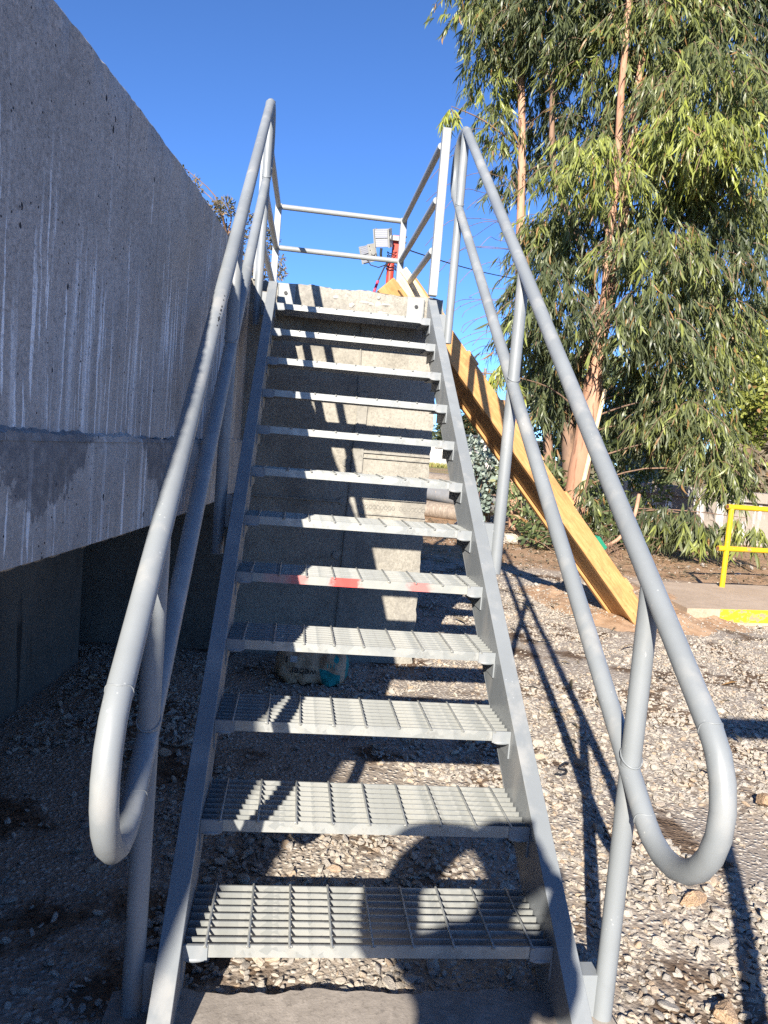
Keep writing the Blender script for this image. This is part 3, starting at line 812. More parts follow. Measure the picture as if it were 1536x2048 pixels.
# ------------------------------------------------------------------ foliage generator
def leaf_mesh(name, pos, dirv, side, Ln, Wd, curl, tint, m, prof=(.12,.8,1.0,.62,.04), nobj=False):
    pos, dirv, side = (np.asarray(a, float) for a in (pos, dirv, side))
    N = len(pos); t = np.array([0,.18,.42,.72,1.0]); prof = np.array(prof)
    dirv /= np.linalg.norm(dirv, axis=1, keepdims=True)
    side = side - dirv*np.sum(side*dirv, 1, keepdims=True); side /= np.linalg.norm(side, axis=1, keepdims=True)+1e-9
    nrm = np.cross(dirv, side)
    cen = pos[:,None,:] + dirv[:,None,:]*(Ln[:,None]*t)[:,:,None] + side[:,None,:]*(curl[:,None]*Ln[:,None]*(t*t))[:,:,None] + nrm[:,None,:]*(.12*Ln[:,None]*np.sin(t*3))[:,:,None]
    off = side[:,None,:]*(Wd[:,None]*prof/2)[:,:,None]
    v = np.stack([cen-off, cen+off], 2).reshape(-1, 3)
    base = (np.arange(N)*10)[:,None,None]; k = np.arange(4)[None,:,None]*2
    f = (base + k + np.array([0,1,3,2])[None,None,:]).reshape(-1)
    me = bpy.data.meshes.new(name); nv, nf = len(v), N*4
    me.vertices.add(nv); me.vertices.foreach_set('co', v.astype(np.float32).ravel())
    me.loops.add(nf*4); me.loops.foreach_set('vertex_index', f.astype(np.int32))
    me.polygons.add(nf); me.polygons.foreach_set('loop_start', np.arange(0, nf*4, 4, dtype=np.int32))
    me.polygons.foreach_set('loop_total', np.full(nf, 4, dtype=np.int32))
    me.update(calc_edges=True); me.validate()
    at = me.attributes.new('tint', 'FLOAT', 'POINT'); at.data.foreach_set('value', np.repeat(tint, 10).astype(np.float32))
    me.materials.append(MAT[m]); me.shade_smooth()
    return me
def unit(a): return a/(np.linalg.norm(a, axis=1, keepdims=True)+1e-9)
def drooping(lobes, density, Lr, Wr, rs, tw=16, spread=.45):
    """hanging sickle leaves on drooping twigs filling ellipsoid lobes; returns arrays + twig paths"""
    P, D, S, LN, WD, CU, TI = [], [], [], [], [], [], []; twigs = []
    for (x, y, z, rx, rz, t) in lobes:
        ry = rx*.8
        nt = max(3, int(density*(rx*rz+rx*ry)**.9))
        for _ in range(nt):
            q = rs.normal(size=3); q /= np.linalg.norm(q); rad = rs.uniform(.25,1)**.6
            s = np.array([x+q[0]*rx*rad, y+q[1]*ry*rad, z+q[2]*rz*rad])
            out = np.array([q[0], q[1], 0])*.6 + rs.normal(size=3)*.35; out[2] = abs(out[2])*.4
            tl = rs.uniform(.30,.65)*min(1.2, .55+rx)
            tt = np.linspace(0, 1, 6)[:,None]
            path = s + out*tl*tt + np.array([0,0,-1.0])*tl*.85*tt**2
            twigs.append(path)
            n = tw + rs.randint(-4, 5)
            u = rs.uniform(.12, 1, n); pp = np.stack([np.interp(u, tt[:,0], path[:,k]) for k in range(3)], 1)
            d = np.stack([rs.normal(0,spread,n), rs.normal(0,spread,n), -np.ones(n)], 1) + out*.35
            P.append(pp); D.append(d); S.append(rs.normal(size=(n,3))*[1,1,.3])
            LN.append(rs.uniform(*Lr, n)); WD.append(rs.uniform(*Wr, n)); CU.append(rs.normal(0,.22,n))
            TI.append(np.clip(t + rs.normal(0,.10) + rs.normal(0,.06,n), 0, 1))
    return [np.concatenate(a) for a in (P,D,S,LN,WD,CU,TI)], twigs
def bushy(lobes, density, Lr, Wr, rs):
    P, D, S, LN, WD, CU, TI = [], [], [], [], [], [], []
    for (x, y, z, rx, rz, t) in lobes:
        n = int(density*(rx*rz+rx*rx)); q = unit(rs.normal(size=(n,3))); rad = rs.uniform(.15,1,(n,1))**.5
        pp = np.array([x,y,z]) + q*rad*np.array([rx,rx*.85,rz])
        d = q*.7 + rs.normal(size=(n,3))*.6 + [0,0,.1]
        P.append(pp); D.append(d); S.append(rs.normal(size=(n,3)))
        LN.append(rs.uniform(*Lr, n)); WD.append(rs.uniform(*Wr, n)); CU.append(rs.normal(0,.1,n)); TI.append(np.clip(t+rs.normal(0,.16,n),0,1))
    return [np.concatenate(a) for a in (P,D,S,LN,WD,CU,TI)]
def smooth_path(P, n=5):
    P = [Vector(p) for p in P]; out = []
    for i in range(len(P)-1):
        p0, p1, p2, p3 = P[max(i-1,0)], P[i], P[i+1], P[min(i+2,len(P)-1)]
        for k in range(n):
            t = k/n
            out.append(.5*((2*p1)+(p2-p0)*t+(2*p0-5*p1+4*p2-p3)*t*t+(3*p1-p0-3*p2+p3)*t**3))
    return out+[P[-1]]
def trunk_tube(mb, P, r0, r1, seg=12, wob=.0):
    Q = smooth_path(P); n = len(Q)
    mb.tube(Q, [(r0+(r1-r0)*i/(n-1))*(1+wob*math.sin(i*1.7)) for i in range(n)], seg)
def limbs(mb, trunks, lobes, rs, r=.022):
    pts = [Vector(p) for T in trunks for p in smooth_path(T, 4)]
    for (x, y, z, rx, rz, t) in lobes:
        c = Vector((x, y, z+.1)); cand = [p for p in pts if p.z < c.z-.1] or pts
        p = min(cand, key=lambda q: (q-c).length + .25*abs(q.z-(c.z-.7)))
        mid = (p+c)/2 + Vector((rs.normal()*.08, rs.normal()*.08, .18*(c-p).length*.5))
        Q = smooth_path([p, mid, c], 4); n = len(Q)
        mb.tube(Q, [r*(1.3-i/(n-1)) for i in range(n)], 7)
def clear_trunk(arr, trunks, w, zmin):
    """leaves do not hang right against the sunny side of the trunks"""
    keep = np.ones(len(arr[0]), bool); P = arr[0]; v = P - np.array(CAM)
    for T in trunks:
        T = np.array([tuple(p) for p in smooth_path(T, 6)])
        k = np.argmin(np.abs((P[:,2]-.12)[:,None]-T[None,:,2]), 1); q = T[k]
        keep &= ~((np.abs(P[:,0]-q[:,0]+(q[:,1]-P[:,1])*.42) < w) & (P[:,1] < q[:,1]+.1) & (P[:,2] > zmin) & (rs.rand(len(P)) > .58))
    return [a[keep] for a in arr]
def twig_mesh(mb, twigs, step, r=.004):
    for p in twigs[::step]: mb.tube(p, r, 4, False)

# ---- main eucalyptus
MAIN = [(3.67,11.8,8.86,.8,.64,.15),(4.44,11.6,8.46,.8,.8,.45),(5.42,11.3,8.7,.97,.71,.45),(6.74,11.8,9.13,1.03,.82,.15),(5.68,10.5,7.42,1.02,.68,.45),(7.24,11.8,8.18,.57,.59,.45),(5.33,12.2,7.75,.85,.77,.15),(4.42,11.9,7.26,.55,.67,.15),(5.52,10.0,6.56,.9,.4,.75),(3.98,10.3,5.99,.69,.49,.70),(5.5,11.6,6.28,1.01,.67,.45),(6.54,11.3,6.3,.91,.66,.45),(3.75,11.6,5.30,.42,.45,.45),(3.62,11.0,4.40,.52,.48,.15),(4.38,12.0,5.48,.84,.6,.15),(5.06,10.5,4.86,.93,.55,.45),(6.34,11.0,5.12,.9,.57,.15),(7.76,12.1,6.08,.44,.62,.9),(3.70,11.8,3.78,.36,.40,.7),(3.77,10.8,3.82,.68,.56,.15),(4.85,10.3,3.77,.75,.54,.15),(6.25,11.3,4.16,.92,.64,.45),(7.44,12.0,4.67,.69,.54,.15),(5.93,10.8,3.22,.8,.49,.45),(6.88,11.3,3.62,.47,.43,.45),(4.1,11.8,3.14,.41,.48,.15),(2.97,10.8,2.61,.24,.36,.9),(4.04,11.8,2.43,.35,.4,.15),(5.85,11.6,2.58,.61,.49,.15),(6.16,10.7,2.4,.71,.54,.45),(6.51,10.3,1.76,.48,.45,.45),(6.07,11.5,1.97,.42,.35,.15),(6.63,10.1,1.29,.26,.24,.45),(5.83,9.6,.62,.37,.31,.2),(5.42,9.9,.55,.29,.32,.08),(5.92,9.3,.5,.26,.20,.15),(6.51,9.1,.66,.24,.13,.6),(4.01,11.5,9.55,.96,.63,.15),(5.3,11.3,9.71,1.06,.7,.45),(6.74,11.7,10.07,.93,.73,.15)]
T_R = [(4.63,11.3,-.05),(4.64,11.3,.71),(4.68,11.3,1.59),(4.75,11.3,2.64),(4.76,11.3,3.32)]
T_A = [(4.76,11.3,3.3),(4.77,11.25,4.17),(4.71,11.2,5.18),(4.72,11.15,6.0),(4.62,11.1,7.46),(4.59,11.1,8.66),(4.46,11.1,10.6)]
T_B = [(4.78,11.32,3.2),(4.97,11.4,4.57),(5.02,11.4,5.76),(4.99,11.35,7.18),(4.98,11.3,8.41),(4.83,11.3,10.8)]
T_C = [(4.74,11.5,.0),(4.60,11.9,1.94),(4.63,11.9,2.84),(4.88,11.9,3.94),(4.58,11.9,4.96),(3.88,11.9,6.34),(3.66,11.9,8.0)]
T_D = [(4.50,11.9,0),(4.31,12.2,1.92),(4.17,12.2,3.0),(4.11,12.2,4.26),(4.11,12.2,5.33)]
rs = np.random.RandomState(3)
euc = thing('eucalyptus_tree', (4.63,11.3,0), 'large eucalyptus with several pinkish trunks and hanging sickle leaves', 'tree')
for P, r0, r1, m in ((T_R,.215,.14,'bark'),(T_A,.078,.045,'bark'),(T_B,.10,.055,'bark'),(T_C,.13,.04,'bark_dark'),(T_D,.10,.03,'bark_dark')):
    mb = MB(); trunk_tube(mb, P, r0, r1, 14, .04); mb.obj('trunk', m, euc, 60)
mb = MB(); limbs(mb, [T_R,T_A,T_B,T_C,T_D], MAIN, rs, .015)
arr, twigs = drooping(MAIN, 132, (.15,.32), (.019,.036), rs, 19, .28)
arr = clear_trunk(arr, [T_A, T_B, T_R], .17, 2.5)
twig_mesh(mb, twigs, 3, .005); mb.obj('limbs', 'bark_dark', euc, 60)['kind'] = 'stuff'
kp = (arr[0][:,2]-arr[3]) > .02; arr = [a[kp] for a in arr]
dist = np.linalg.norm(arr[0]-np.array(CAM), axis=1); order = np.argsort(dist); near = order[:300]; rest = order[300:]
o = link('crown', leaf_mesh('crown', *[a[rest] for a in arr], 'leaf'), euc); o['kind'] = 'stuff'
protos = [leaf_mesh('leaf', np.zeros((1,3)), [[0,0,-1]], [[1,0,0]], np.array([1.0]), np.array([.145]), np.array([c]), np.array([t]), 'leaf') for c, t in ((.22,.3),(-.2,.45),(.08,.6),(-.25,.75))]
for q, i in enumerate(near):
    d = Vector(arr[1][i]).normalized(); s = Vector(arr[2][i]); s = (s-d*s.dot(d)).normalized(); n_ = d.cross(s)
    R = Matrix((s, -n_, -d)).transposed()
    if R.determinant() < 0: R = Matrix((s, n_, -d)).transposed()
    o = bpy.data.objects.new('leaf', protos[q % 4]); COL.objects.link(o); o.parent = euc
    o.matrix_local = Matrix.Translation(Vector(arr[0][i])-euc.location) @ R.to_4x4() @ Matrix.Scale(float(arr[3][i]), 4)
# ---- slimmer tree on its left
LEFT = [(2.49,12.6,9.01,.46,.59,.45),(2.82,12.9,8.33,.43,.61,.6),(2.98,12.3,9.19,.54,.5,.15),(3.78,13.1,8.91,.44,.8,.15),(4.04,13.4,7.79,.4,.74,.15),(2.98,12.6,7.34,.24,.43,.45),(3.33,12.9,6.51,.27,.4,.15),(3.9,13.1,6.83,.24,.37,.15),(1.99,12.2,7.28,.13,.12,.9),(2.71,12.6,10.07,.83,.67,.45)]
T_L = [(3.98,12.6,-.05),(3.84,12.6,1.88),(3.73,12.6,3.37),(3.57,12.6,5.19),(3.43,12.6,6.96),(3.23,12.6,8.69),(3.0,12.6,10.9)]
et = thing('eucalyptus_tree', (3.98,12.6,0), 'slimmer eucalyptus with one straight pink trunk left of the large one', 'tree')
mb = MB(); trunk_tube(mb, T_L, .10, .055, 14, .04); mb.obj('trunk', 'bark', et, 60)
mb = MB(); limbs(mb, [T_L], LEFT, rs, .016)
arr, twigs = drooping(LEFT, 125, (.15,.31), (.019,.035), rs, 18, .28)
arr = clear_trunk(arr, [T_L], .16, 3.5)
twig_mesh(mb, twigs, 3, .004)
for k in range(26):                                     # bare twigs sweeping out to the left
    z = rs.uniform(2.6, 7.2); p = Vector((3.9-.085*z, 12.6, z)); l = rs.uniform(.6, 1.5)
    Q = [p, p+V(-.45*l, rs.normal()*.2, .05*l), p+V(-.85*l, rs.normal()*.3, -.12*l), p+V(-1.1*l, rs.normal()*.3, -.42*l)]
    mb.tube(smooth_path(Q, 4), .005, 4, False)
mb.obj('limbs', 'bark_dark', et, 60)['kind'] = 'stuff'
o = link('crown', leaf_mesh('crown', *arr, 'leaf'), et); o['kind'] = 'stuff'
# ---- broad-leaved tree at the right edge
RIGHT = [(10.35,16,4.39,.77,.71,.8),(11.08,16.5,5.05,.79,.6,.9),(10.17,15.7,3.4,.69,.64,.7),(11.13,16.3,2.91,.79,.85,.45),(11.83,17,4.14,.82,1.0,.45),(10.59,16.4,2.5,.46,.43,.45),(9.7,16.2,4.0,.4,.5,.5)]
T_X = [(11.0,16.5,-.1),(10.95,16.5,1.2),(10.8,16.4,2.6),(10.7,16.3,4.0)]
rt = thing('broadleaf_tree', (11.0,16.5,0), 'yellow green broad leaved tree at the right edge beyond the canal wall', 'tree')
mb = MB(); trunk_tube(mb, T_X, .14, .05); mb.obj('trunk', 'bark_dark', rt, 60)
mb = MB(); limbs(mb, [T_X], RIGHT, rs, .03); mb.obj('limbs', 'bark_dark', rt, 60)['kind'] = 'stuff'
o = link('crown', leaf_mesh('crown', *bushy(RIGHT, 950, (.08,.15), (.06,.10), rs), 'leaf_right', (.3,.95,1,.7,.05)), rt); o['kind'] = 'stuff'
# ---- small tree behind the tank
TT = [(-2.81,14,6.26,.09,.13,.45),(-2.65,14.3,6.09,.17,.23,.45),(-2.13,13.8,5.58,.19,.17,.45),(-1.97,14,5.7,.21,.21,.45),(-2.06,14.2,5.32,.19,.24,.15),(-1.73,14,4.92,.24,.38,.15),(-1.55,14.4,5.53,.2,.29,.45),(-1.18,14.3,5.25,.3,.29,.15),(-.87,13.8,4.54,.17,.15,.45),(-1.22,14,4.6,.29,.29,.15),(-.85,14,4.83,.1,.13,.45),(-2.2,14,5.0,.3,.4,.2),(-1.6,14.2,4.3,.4,.4,.2),(-2.5,14.2,5.6,.25,.3,.3)]
T_T = [(-1.5,14.3,-.1),(-1.6,14.2,2.0),(-1.75,14.1,3.8),(-1.9,14.0,5.2)]
tt_ = thing('scrubby_tree', (-1.5,14.3,0), 'small brownish tree showing above the tank behind the left handrail', 'tree')
mb = MB(); trunk_tube(mb, T_T, .12, .03); mb.obj('trunk', 'bark_dark', tt_, 60)
mb = MB(); limbs(mb, [T_T], TT, rs, .016); mb.obj('limbs', 'bark_dark', tt_, 60)['kind'] = 'stuff'
o = link('crown', leaf_mesh('crown', *bushy(TT, 2300, (.05,.11), (.018,.04), rs), 'leaf_brown'), tt_); o['kind'] = 'stuff'
# ---- shrubs
def shrub(name, label, lobes, dens, Lr, Wr, m, base, prof=(.3,.9,1,.7,.06), droop=False, stems=7, group=None):
    s = thing(name, base, label, 'shrub', group); mb = MB()
    for k in range(stems):
        x, y, z, rx, rz, t = lobes[k % len(lobes)]
        e = Vector((x+rs.normal()*rx*.4, y+rs.normal()*rx*.3, z+rz*.3)); b0 = Vector(base)+V(rs.normal()*.06, rs.normal()*.06, -.03)
        mb.tube(smooth_path([b0, (b0+e)/2+V(rs.normal()*.08,rs.normal()*.08,.05), e], 3), .008, 5)
    mb.obj('stem', 'bark_dark', s, 60)
    a = drooping(lobes, dens, Lr, Wr, rs, 14)[0] if droop else bushy(lobes, dens, Lr, Wr, rs)
    o = link('foliage', leaf_mesh('foliage', *a, m, prof), s); o['kind'] = 'stuff'
    return s
SILVER = [(3.06,12.5,1.44,.29,.23,.6),(3.25,12.2,1.18,.3,.28,.5),(3.05,12.7,.96,.24,.24,.15),(3.53,12.8,.85,.22,.19,.15),(3.2,12.4,.5,.3,.4,.2)]
shrub('silver_shrub', 'silvery round leaved shrub seen between the stairs and the timber ramp', SILVER, 900, (.08,.15), (.06,.10), 'leaf_silver', (3.2,12.5,0))
MIDB = [(3.31,10.7,.99,.3,.29,.5),(3.37,10.2,.62,.37,.32,.5),(3.5,9.7,.33,.32,.31,.2),(3.96,10.6,.64,.34,.25,.45),(3.89,10.9,1.03,.3,.25,.45),(3.82,9.8,.28,.28,.23,.15)]
shrub('leafy_shrub', 'leafy green shrub growing behind the timber ramp', MIDB, 900, (.08,.17), (.03,.06), 'leaf_bush', (3.6,10.3,0))
shrub('drooping_shrub', 'drooping eucalyptus regrowth at the foot of the large trunks', [(4.2,10.3,.45,.35,.4,.3),(4.6,10.6,.9,.3,.35,.3),(4.0,10.9,1.3,.3,.3,.35)], 50, (.14,.26), (.025,.04), 'leaf', (4.3,10.6,0), (.12,.8,1,.62,.04), True)
SAP = [(7.47,15,1.88,.53,.45,.6),(6.98,14.9,1.4,.52,.39,.5),(8.04,15.6,1.81,.48,.52,.2),(7.63,15.2,1.28,.47,.22,.5),(6.84,15.2,1.71,.35,.34,.3),(6.1,15.4,1.5,.4,.4,.4)]
shrub('silver_shrub', 'blue silver sapling growing over the canal wall under the eucalyptus', SAP, 620, (.07,.13), (.05,.08), 'leaf_silver', (7.3,15.3,0))
shrub('dry_shrub', 'dry yellowish shrub behind the canal wall at the right edge', [(10.6,14.6,1.25,.5,.35,.8),(11.6,14.4,1.3,.5,.3,.7),(9.9,15.0,1.2,.4,.3,.6)], 420, (.06,.12), (.03,.05), 'leaf_brown', (10.8,14.7,0))
# undergrowth by the canal; low front lobes added dark to stand for tree shade
shrub('shade_undergrowth', 'dark tangled undergrowth before the canal wall, low lobes added to stand for tree shade on the dirt', [(4.9,12.6,.7,.6,.6,.2),(5.6,13.0,.5,.5,.4,.2),(4.0,13.2,1.2,.5,.8,.15),(4.6,13.6,1.9,.7,.8,.15),(5.6,13.8,2.4,.7,.6,.15),(5.5,11.2,.45,.5,.4,.1),(6.3,11.0,.35,.4,.3,.1),(5.0,10.6,.35,.4,.3,.1),(6.4,12.2,.9,.4,.5,.15),(5.2,12.0,1.5,.5,.5,.1),(6.0,12.4,1.5,.5,.5,.2),(4.2,11.6,1.0,.35,.5,.1),(5.6,10.2,.3,.35,.28,.15)], 620, (.10,.2), (.03,.06), 'leaf_bush', (4.9,13.0,0))
# thin pole leaning on the trunk, brush wood
tag(MB().tube([(4.44,10.85,-.03),(4.62,10.92,1.1),(4.86,11.02,2.64)], [.045,.042,.036], 10).obj('leaning_pole', 'wood_pale', None, 60), 'pale thin wooden pole leaning against the eucalyptus trunk', 'pole')
mb = MB()
for k in range(60):
    p = Vector((4.3+rs.normal()*.35, 9.4+rs.normal()*.3, .03)); a = rs.uniform(0, 2*PI); l = rs.uniform(.2,.7)
    mb.tube(smooth_path([p, p+V(math.cos(a)*l*.5, math.sin(a)*l*.4, l*rs.uniform(.2,.6)), p+V(math.cos(a)*l, math.sin(a)*l*.7, l*rs.uniform(-.02,.5))], 3), .004, 4, False)
tag(mb.obj('brushwood', 'bark_dark', None, 60), 'heap of dry twigs on the dirt below the trees', None, None, 'stuff')
tag(MB().tube(smooth_path([(4.35,9.3,.12),(4.7,9.5,.25),(5.0,9.7,.55),(5.15,9.9,.95)],4), [.03]*13, 8).obj('fallen_branch', 'bark', None, 60), 'bare pinkish branch bending up behind the right handrail', 'branch')

# ------------------------------------------------------------------ logs, pipe, rocks, blocks, far things
tag(MB().tube([(1.9,15.6,.50),(3.7,12.6,.42)], .17, 24).obj('drain_pipe', 'grey_pipe', None, 40), 'thick grey plastic pipe lying on logs behind the landing', 'pipe')
tag(MB().tube([(2.2,14.2,.16),(3.6,13.2,.14)], .17, 16).obj('log', 'wood_grey', None, 40), 'weathered log lying under the grey pipe', 'log', 'logs behind the landing')
tag(MB().tube([(2.3,15.9,.62),(3.6,14.3,.62)], [.26,.24], 16).obj('log', 'wood_grey', None, 40), 'thicker weathered log lying behind the grey pipe', 'log', 'logs behind the landing')
def rock_mesh(seed, flat=.6, sub=3):
    import bmesh
    r = np.random.RandomState(seed); b = bmesh.new(); bmesh.ops.create_icosphere(b, subdivisions=sub, radius=1)
    P = np.array([v.co for v in b.verts]); 
    for _ in range(r.randint(7, 12)):
        n = unit(r.normal(size=(1,3)))[0]; d = r.uniform(.45,.85)
        s = P@n - d; P = P - np.outer(np.maximum(s,0), n)
    P *= np.array([1, r.uniform(.6,.95), flat*r.uniform(.75,1.15)])
    P += .02*r.normal(size=P.shape)
    for v, p in zip(b.verts, P): v.co = p
    me = bpy.data.meshes.new('stone'); b.to_mesh(me); b.free()
    me.shade_smooth(); me.set_sharp_from_angle(angle=math.radians(38)); return me
rocks = [rock_mesh(s) for s in range(10)]
def single_rock(name, seed, loc, s, rot, m, label, group=None, cat='stone'):
    me = rock_mesh(seed, .55, 4); me.materials.append(MAT[m])
    o = bpy.data.objects.new(name, me); COL.objects.link(o); o.location = loc; o.scale = s; o.rotation_euler = rot
    return tag(o, label, cat, group)
single_rock('stone', 41, (1.10,.47,.02), (.060,.042,.045), (.1,0,.4), 'tan_stone', 'flat tan stone under the bottom loop of the right handrail')
single_rock('stone', 42, (1.80,1.17,.03), (.062,.05,.055), (0,.2,1), 'tan_stone', 'orange tan stone lying at the right edge of the gravel')
single_rock('stone', 43, (1.12,1.53,.02), (.036,.03,.032), (0,0,2), 'tan_stone', 'small brown stone in the crossing handrail shadows')
single_rock('stone', 44, (.92,-.03,.02), (.06,.05,.05), (0,.1,.8), 'tan_stone', 'tan stone wedged beside the foot of the right handrail')
single_rock('rock', 45, (3.25,10.2,.08), (.24,.20,.20), (.2,.1,.4), 'stone', 'pale angular rock in front of the leafy shrub', None, 'rock')
single_rock('rock', 46, (2.95,10.6,.07), (.18,.16,.16), (.2,.3,1.4), 'stone', 'whitish rock left of the pale angular rock', None, 'rock')
single_rock('rock', 47, (2.75,11.5,.12), (.24,.2,.22), (.0,.1,2.4), 'stone', 'rock lying before the silvery shrub', None, 'rock')
P = smooth_path([(.90,1.33,.035),(.95,1.30,.05),(1.0,1.34,.045),(1.02,1.42,.035),(.97,1.44,.04),(1.05,1.52,.05),(1.09,1.55,.03)], 4)
P = [Vector((1.0,1.43,.03))+(p-Vector((1.0,1.43,.03)))*.55 for p in P]
tag(MB().tube(P, .004, 6).obj('cable_scrap', 'black', None, 60), 'scrap of black cable curled on the gravel right of the stairs', 'cable')
# block wall far behind
bw = thing('block_wall', (13.5,62,0), 'pale concrete block wall far behind the stairs', 'wall')
blk = MB().box((0,0,0), (.59,.2,.285)).mesh('block', 'block')
for r in range(7):
    for k in range(20):
        o = bpy.data.objects.new('block', blk); COL.objects.link(o); o.parent = bw
        o.location = (-5.5+.605*k+(.3 if r % 2 else 0), random.uniform(-.01,.01), .15+r*.3)
MB().box((13.5,62.12,1.05), (12.4,.12,2.1)).obj('mortar', 'plaster', bw)
sh = thing('shed', (17.0,58,0), 'low shed with a thin dark roof beyond the block wall', 'shed')
MB().box((17.0,60,1.3), (6,3.5,2.6)).obj('wall', 'block', sh)
MB().box((16.6,59.6,2.68), (7.4,5.0,.14)).obj('roof', 'dark_metal', sh)
# grass strip at the foot of the block wall
n = 2200; gp = np.stack([rs.uniform(8,19,n), rs.uniform(58,61.5,n), np.zeros(n)], 1)
gm = leaf_mesh('grass', gp, np.stack([rs.normal(0,.3,n),rs.normal(0,.3,n),np.ones(n)],1), rs.normal(size=(n,3)), rs.uniform(.15,.4,n), rs.uniform(.05,.12,n), rs.normal(0,.2,n), rs.uniform(.2,.9,n), 'grass')
tag(link('grass', gm), 'strip of dry green grass before the block wall', None, None, 'stuff')
def conifer(x, y, h, w, label):
    t = thing('conifer_tree', (x,y,0), label, 'tree', 'dark conifers on the skyline')
    MB().tube([(x,y,0),(x,y,h*.95)], [.2,.04], 8).obj('trunk', 'bark_dark', t, 60)
    n = 2600; u = rs.uniform(.06,1,n); a = rs.uniform(0,2*PI,n); rr = w*(1-u**1.3)*rs.uniform(.25,1,n)*(.8+.2*np.sin(u*37))
    pp = np.stack([x+rr*np.cos(a), y+rr*np.sin(a), u*h],1); d = np.stack([np.cos(a),np.sin(a),rs.normal(-.2,.3,n)],1)
    o = link('crown', leaf_mesh('crown', pp, d, rs.normal(size=(n,3)), rs.uniform(.4,.9,n), rs.uniform(.12,.3,n), rs.normal(0,.2,n), np.clip(.4+rs.normal(0,.2,n),0,1), 'leaf_conifer'), t); o['kind'] = 'stuff'
for x, y, h, w, l in ((14.3,72,6.6,1.9,'tallest dark conifer seen under the timber ramp'),(16.4,73,5.0,1.9,'shorter rounded conifer right of the tallest one'),(18.8,74,4.4,1.9,'low conifer at the right end of the skyline row'),(11.9,74,5.4,1.9,'conifer at the left end of the skyline row beside the wall edge')):
    conifer(x, y, h, w, l)
def far_tree(x, y, h, w, m, label):
    t = thing('distant_tree', (x,y,0), label, 'tree', 'trees far beyond the canal')
    MB().tube([(x,y,0),(x,y,h*.6)], [.22,.1], 8).obj('trunk', 'bark_dark', t, 60)
    lb = [(x+rs.normal()*w*.45, y+rs.normal()*w*.4, h*rs.uniform(.25,.85), w*rs.uniform(.35,.55), h*rs.uniform(.14,.2), rs.uniform(.15,.6)) for _ in range(11)]
    o = link('crown', leaf_mesh('crown', *bushy(lb, 160/ max(w*.4,.5), (.2,.45), (.1,.22), rs), m, (.3,.9,1,.7,.06)), t); o['kind'] = 'stuff'
far_tree(9.5,26,5.2,2.0,'leaf_bush','distant bushy green tree seen low between the eucalyptus trunks')
far_tree(13.5,28,5.6,2.2,'leaf_bush','distant green tree seen below the hanging branches')
far_tree(17.5,27,5.8,2.2,'leaf_brown','distant olive brown tree near the broad leaved tree')
far_tree(21,30,7.0,2.5,'leaf_bush','distant tree at the right edge of the view')
for x, y, h, l in ((14.4,60,8.2,'taller utility pole with crossarms beyond the timber ramp'),(17.0,66,6.6,'shorter utility pole with crossarms further right')):
    t = thing('utility_pole', (x,y,0), l, 'pole', 'utility poles on the skyline')
    MB().tube([(x,y,0),(x,y,h)], .12, 8).obj('pole', 'pole_wood', t, 60)
    for z in (h-.4, h-1.5): MB().box((x,y-.12,z), (1.9,.1,.12)).obj('crossarm', 'pole_wood', t)

# ------------------------------------------------------------------ gravel
def scatter(name, label, pts, scl, rot, idx, meshes, m, kind='stuff'):
    col = bpy.data.collections.new(name+'_sources')
    for me in meshes:
        if not me.materials: me.materials.append(MAT[m])
        col.objects.link(bpy.data.objects.new('stone_source', me))
    me = bpy.data.meshes.new(name); me.from_pydata([tuple(p) for p in pts], [], [])
    for nm, ty, dat, key in (('scl','FLOAT_VECTOR',scl,'vector'), ('rot','FLOAT_VECTOR',rot,'vector'), ('idx','INT',idx,'value')):
        a = me.attributes.new(nm, ty, 'POINT'); a.data.foreach_set(key, np.asarray(dat, np.int32 if ty == 'INT' else np.float32).ravel())
    o = bpy.data.objects.new(name, me); COL.objects.link(o)
    ng = bpy.data.node_groups.new(name, 'GeometryNodeTree')
    ng.interface.new_socket('Geometry', in_out='INPUT', socket_type='NodeSocketGeometry')
    ng.interface.new_socket('Geometry', in_out='OUTPUT', socket_type='NodeSocketGeometry')
    N, Lk = ng.nodes.new, ng.links.new
    gi, go = N('NodeGroupInput'), N('NodeGroupOutput'); iop = N('GeometryNodeInstanceOnPoints')
    ci = N('GeometryNodeCollectionInfo'); ci.inputs['Collection'].default_value = col
    ci.inputs['Separate Children'].default_value = True; ci.inputs['Reset Children'].default_value = True
    iop.inputs['Pick Instance'].default_value = True
    def attr(nm, ty):
        a = N('GeometryNodeInputNamedAttribute'); a.data_type = ty; a.inputs['Name'].default_value = nm; return a.outputs['Attribute']
    e2r = N('FunctionNodeEulerToRotation')
    Lk(gi.outputs[0], iop.inputs['Points']); Lk(ci.outputs[0], iop.inputs['Instance'])
    Lk(attr('idx','INT'), iop.inputs['Instance Index'])
    Lk(attr('rot','FLOAT_VECTOR'), e2r.inputs[0]); Lk(e2r.outputs[0], iop.inputs['Rotation'])
    Lk(attr('scl','FLOAT_VECTOR'), iop.inputs['Scale']); Lk(iop.outputs[0], go.inputs[0])
    md = o.modifiers.new('scatter', 'NODES'); md.node_group = ng
    return tag(o, label, None, None, kind)
rs = np.random.RandomState(21)
def noise2(x, y, f, ph):
    return (np.sin(x*f+ph)*np.sin(y*f*1.13+ph*2.1) + .6*np.sin(x*f*2.3+y*f*1.1+ph*3.7) + .4*np.sin(y*f*3.1-x*f*1.9+ph))/2.0
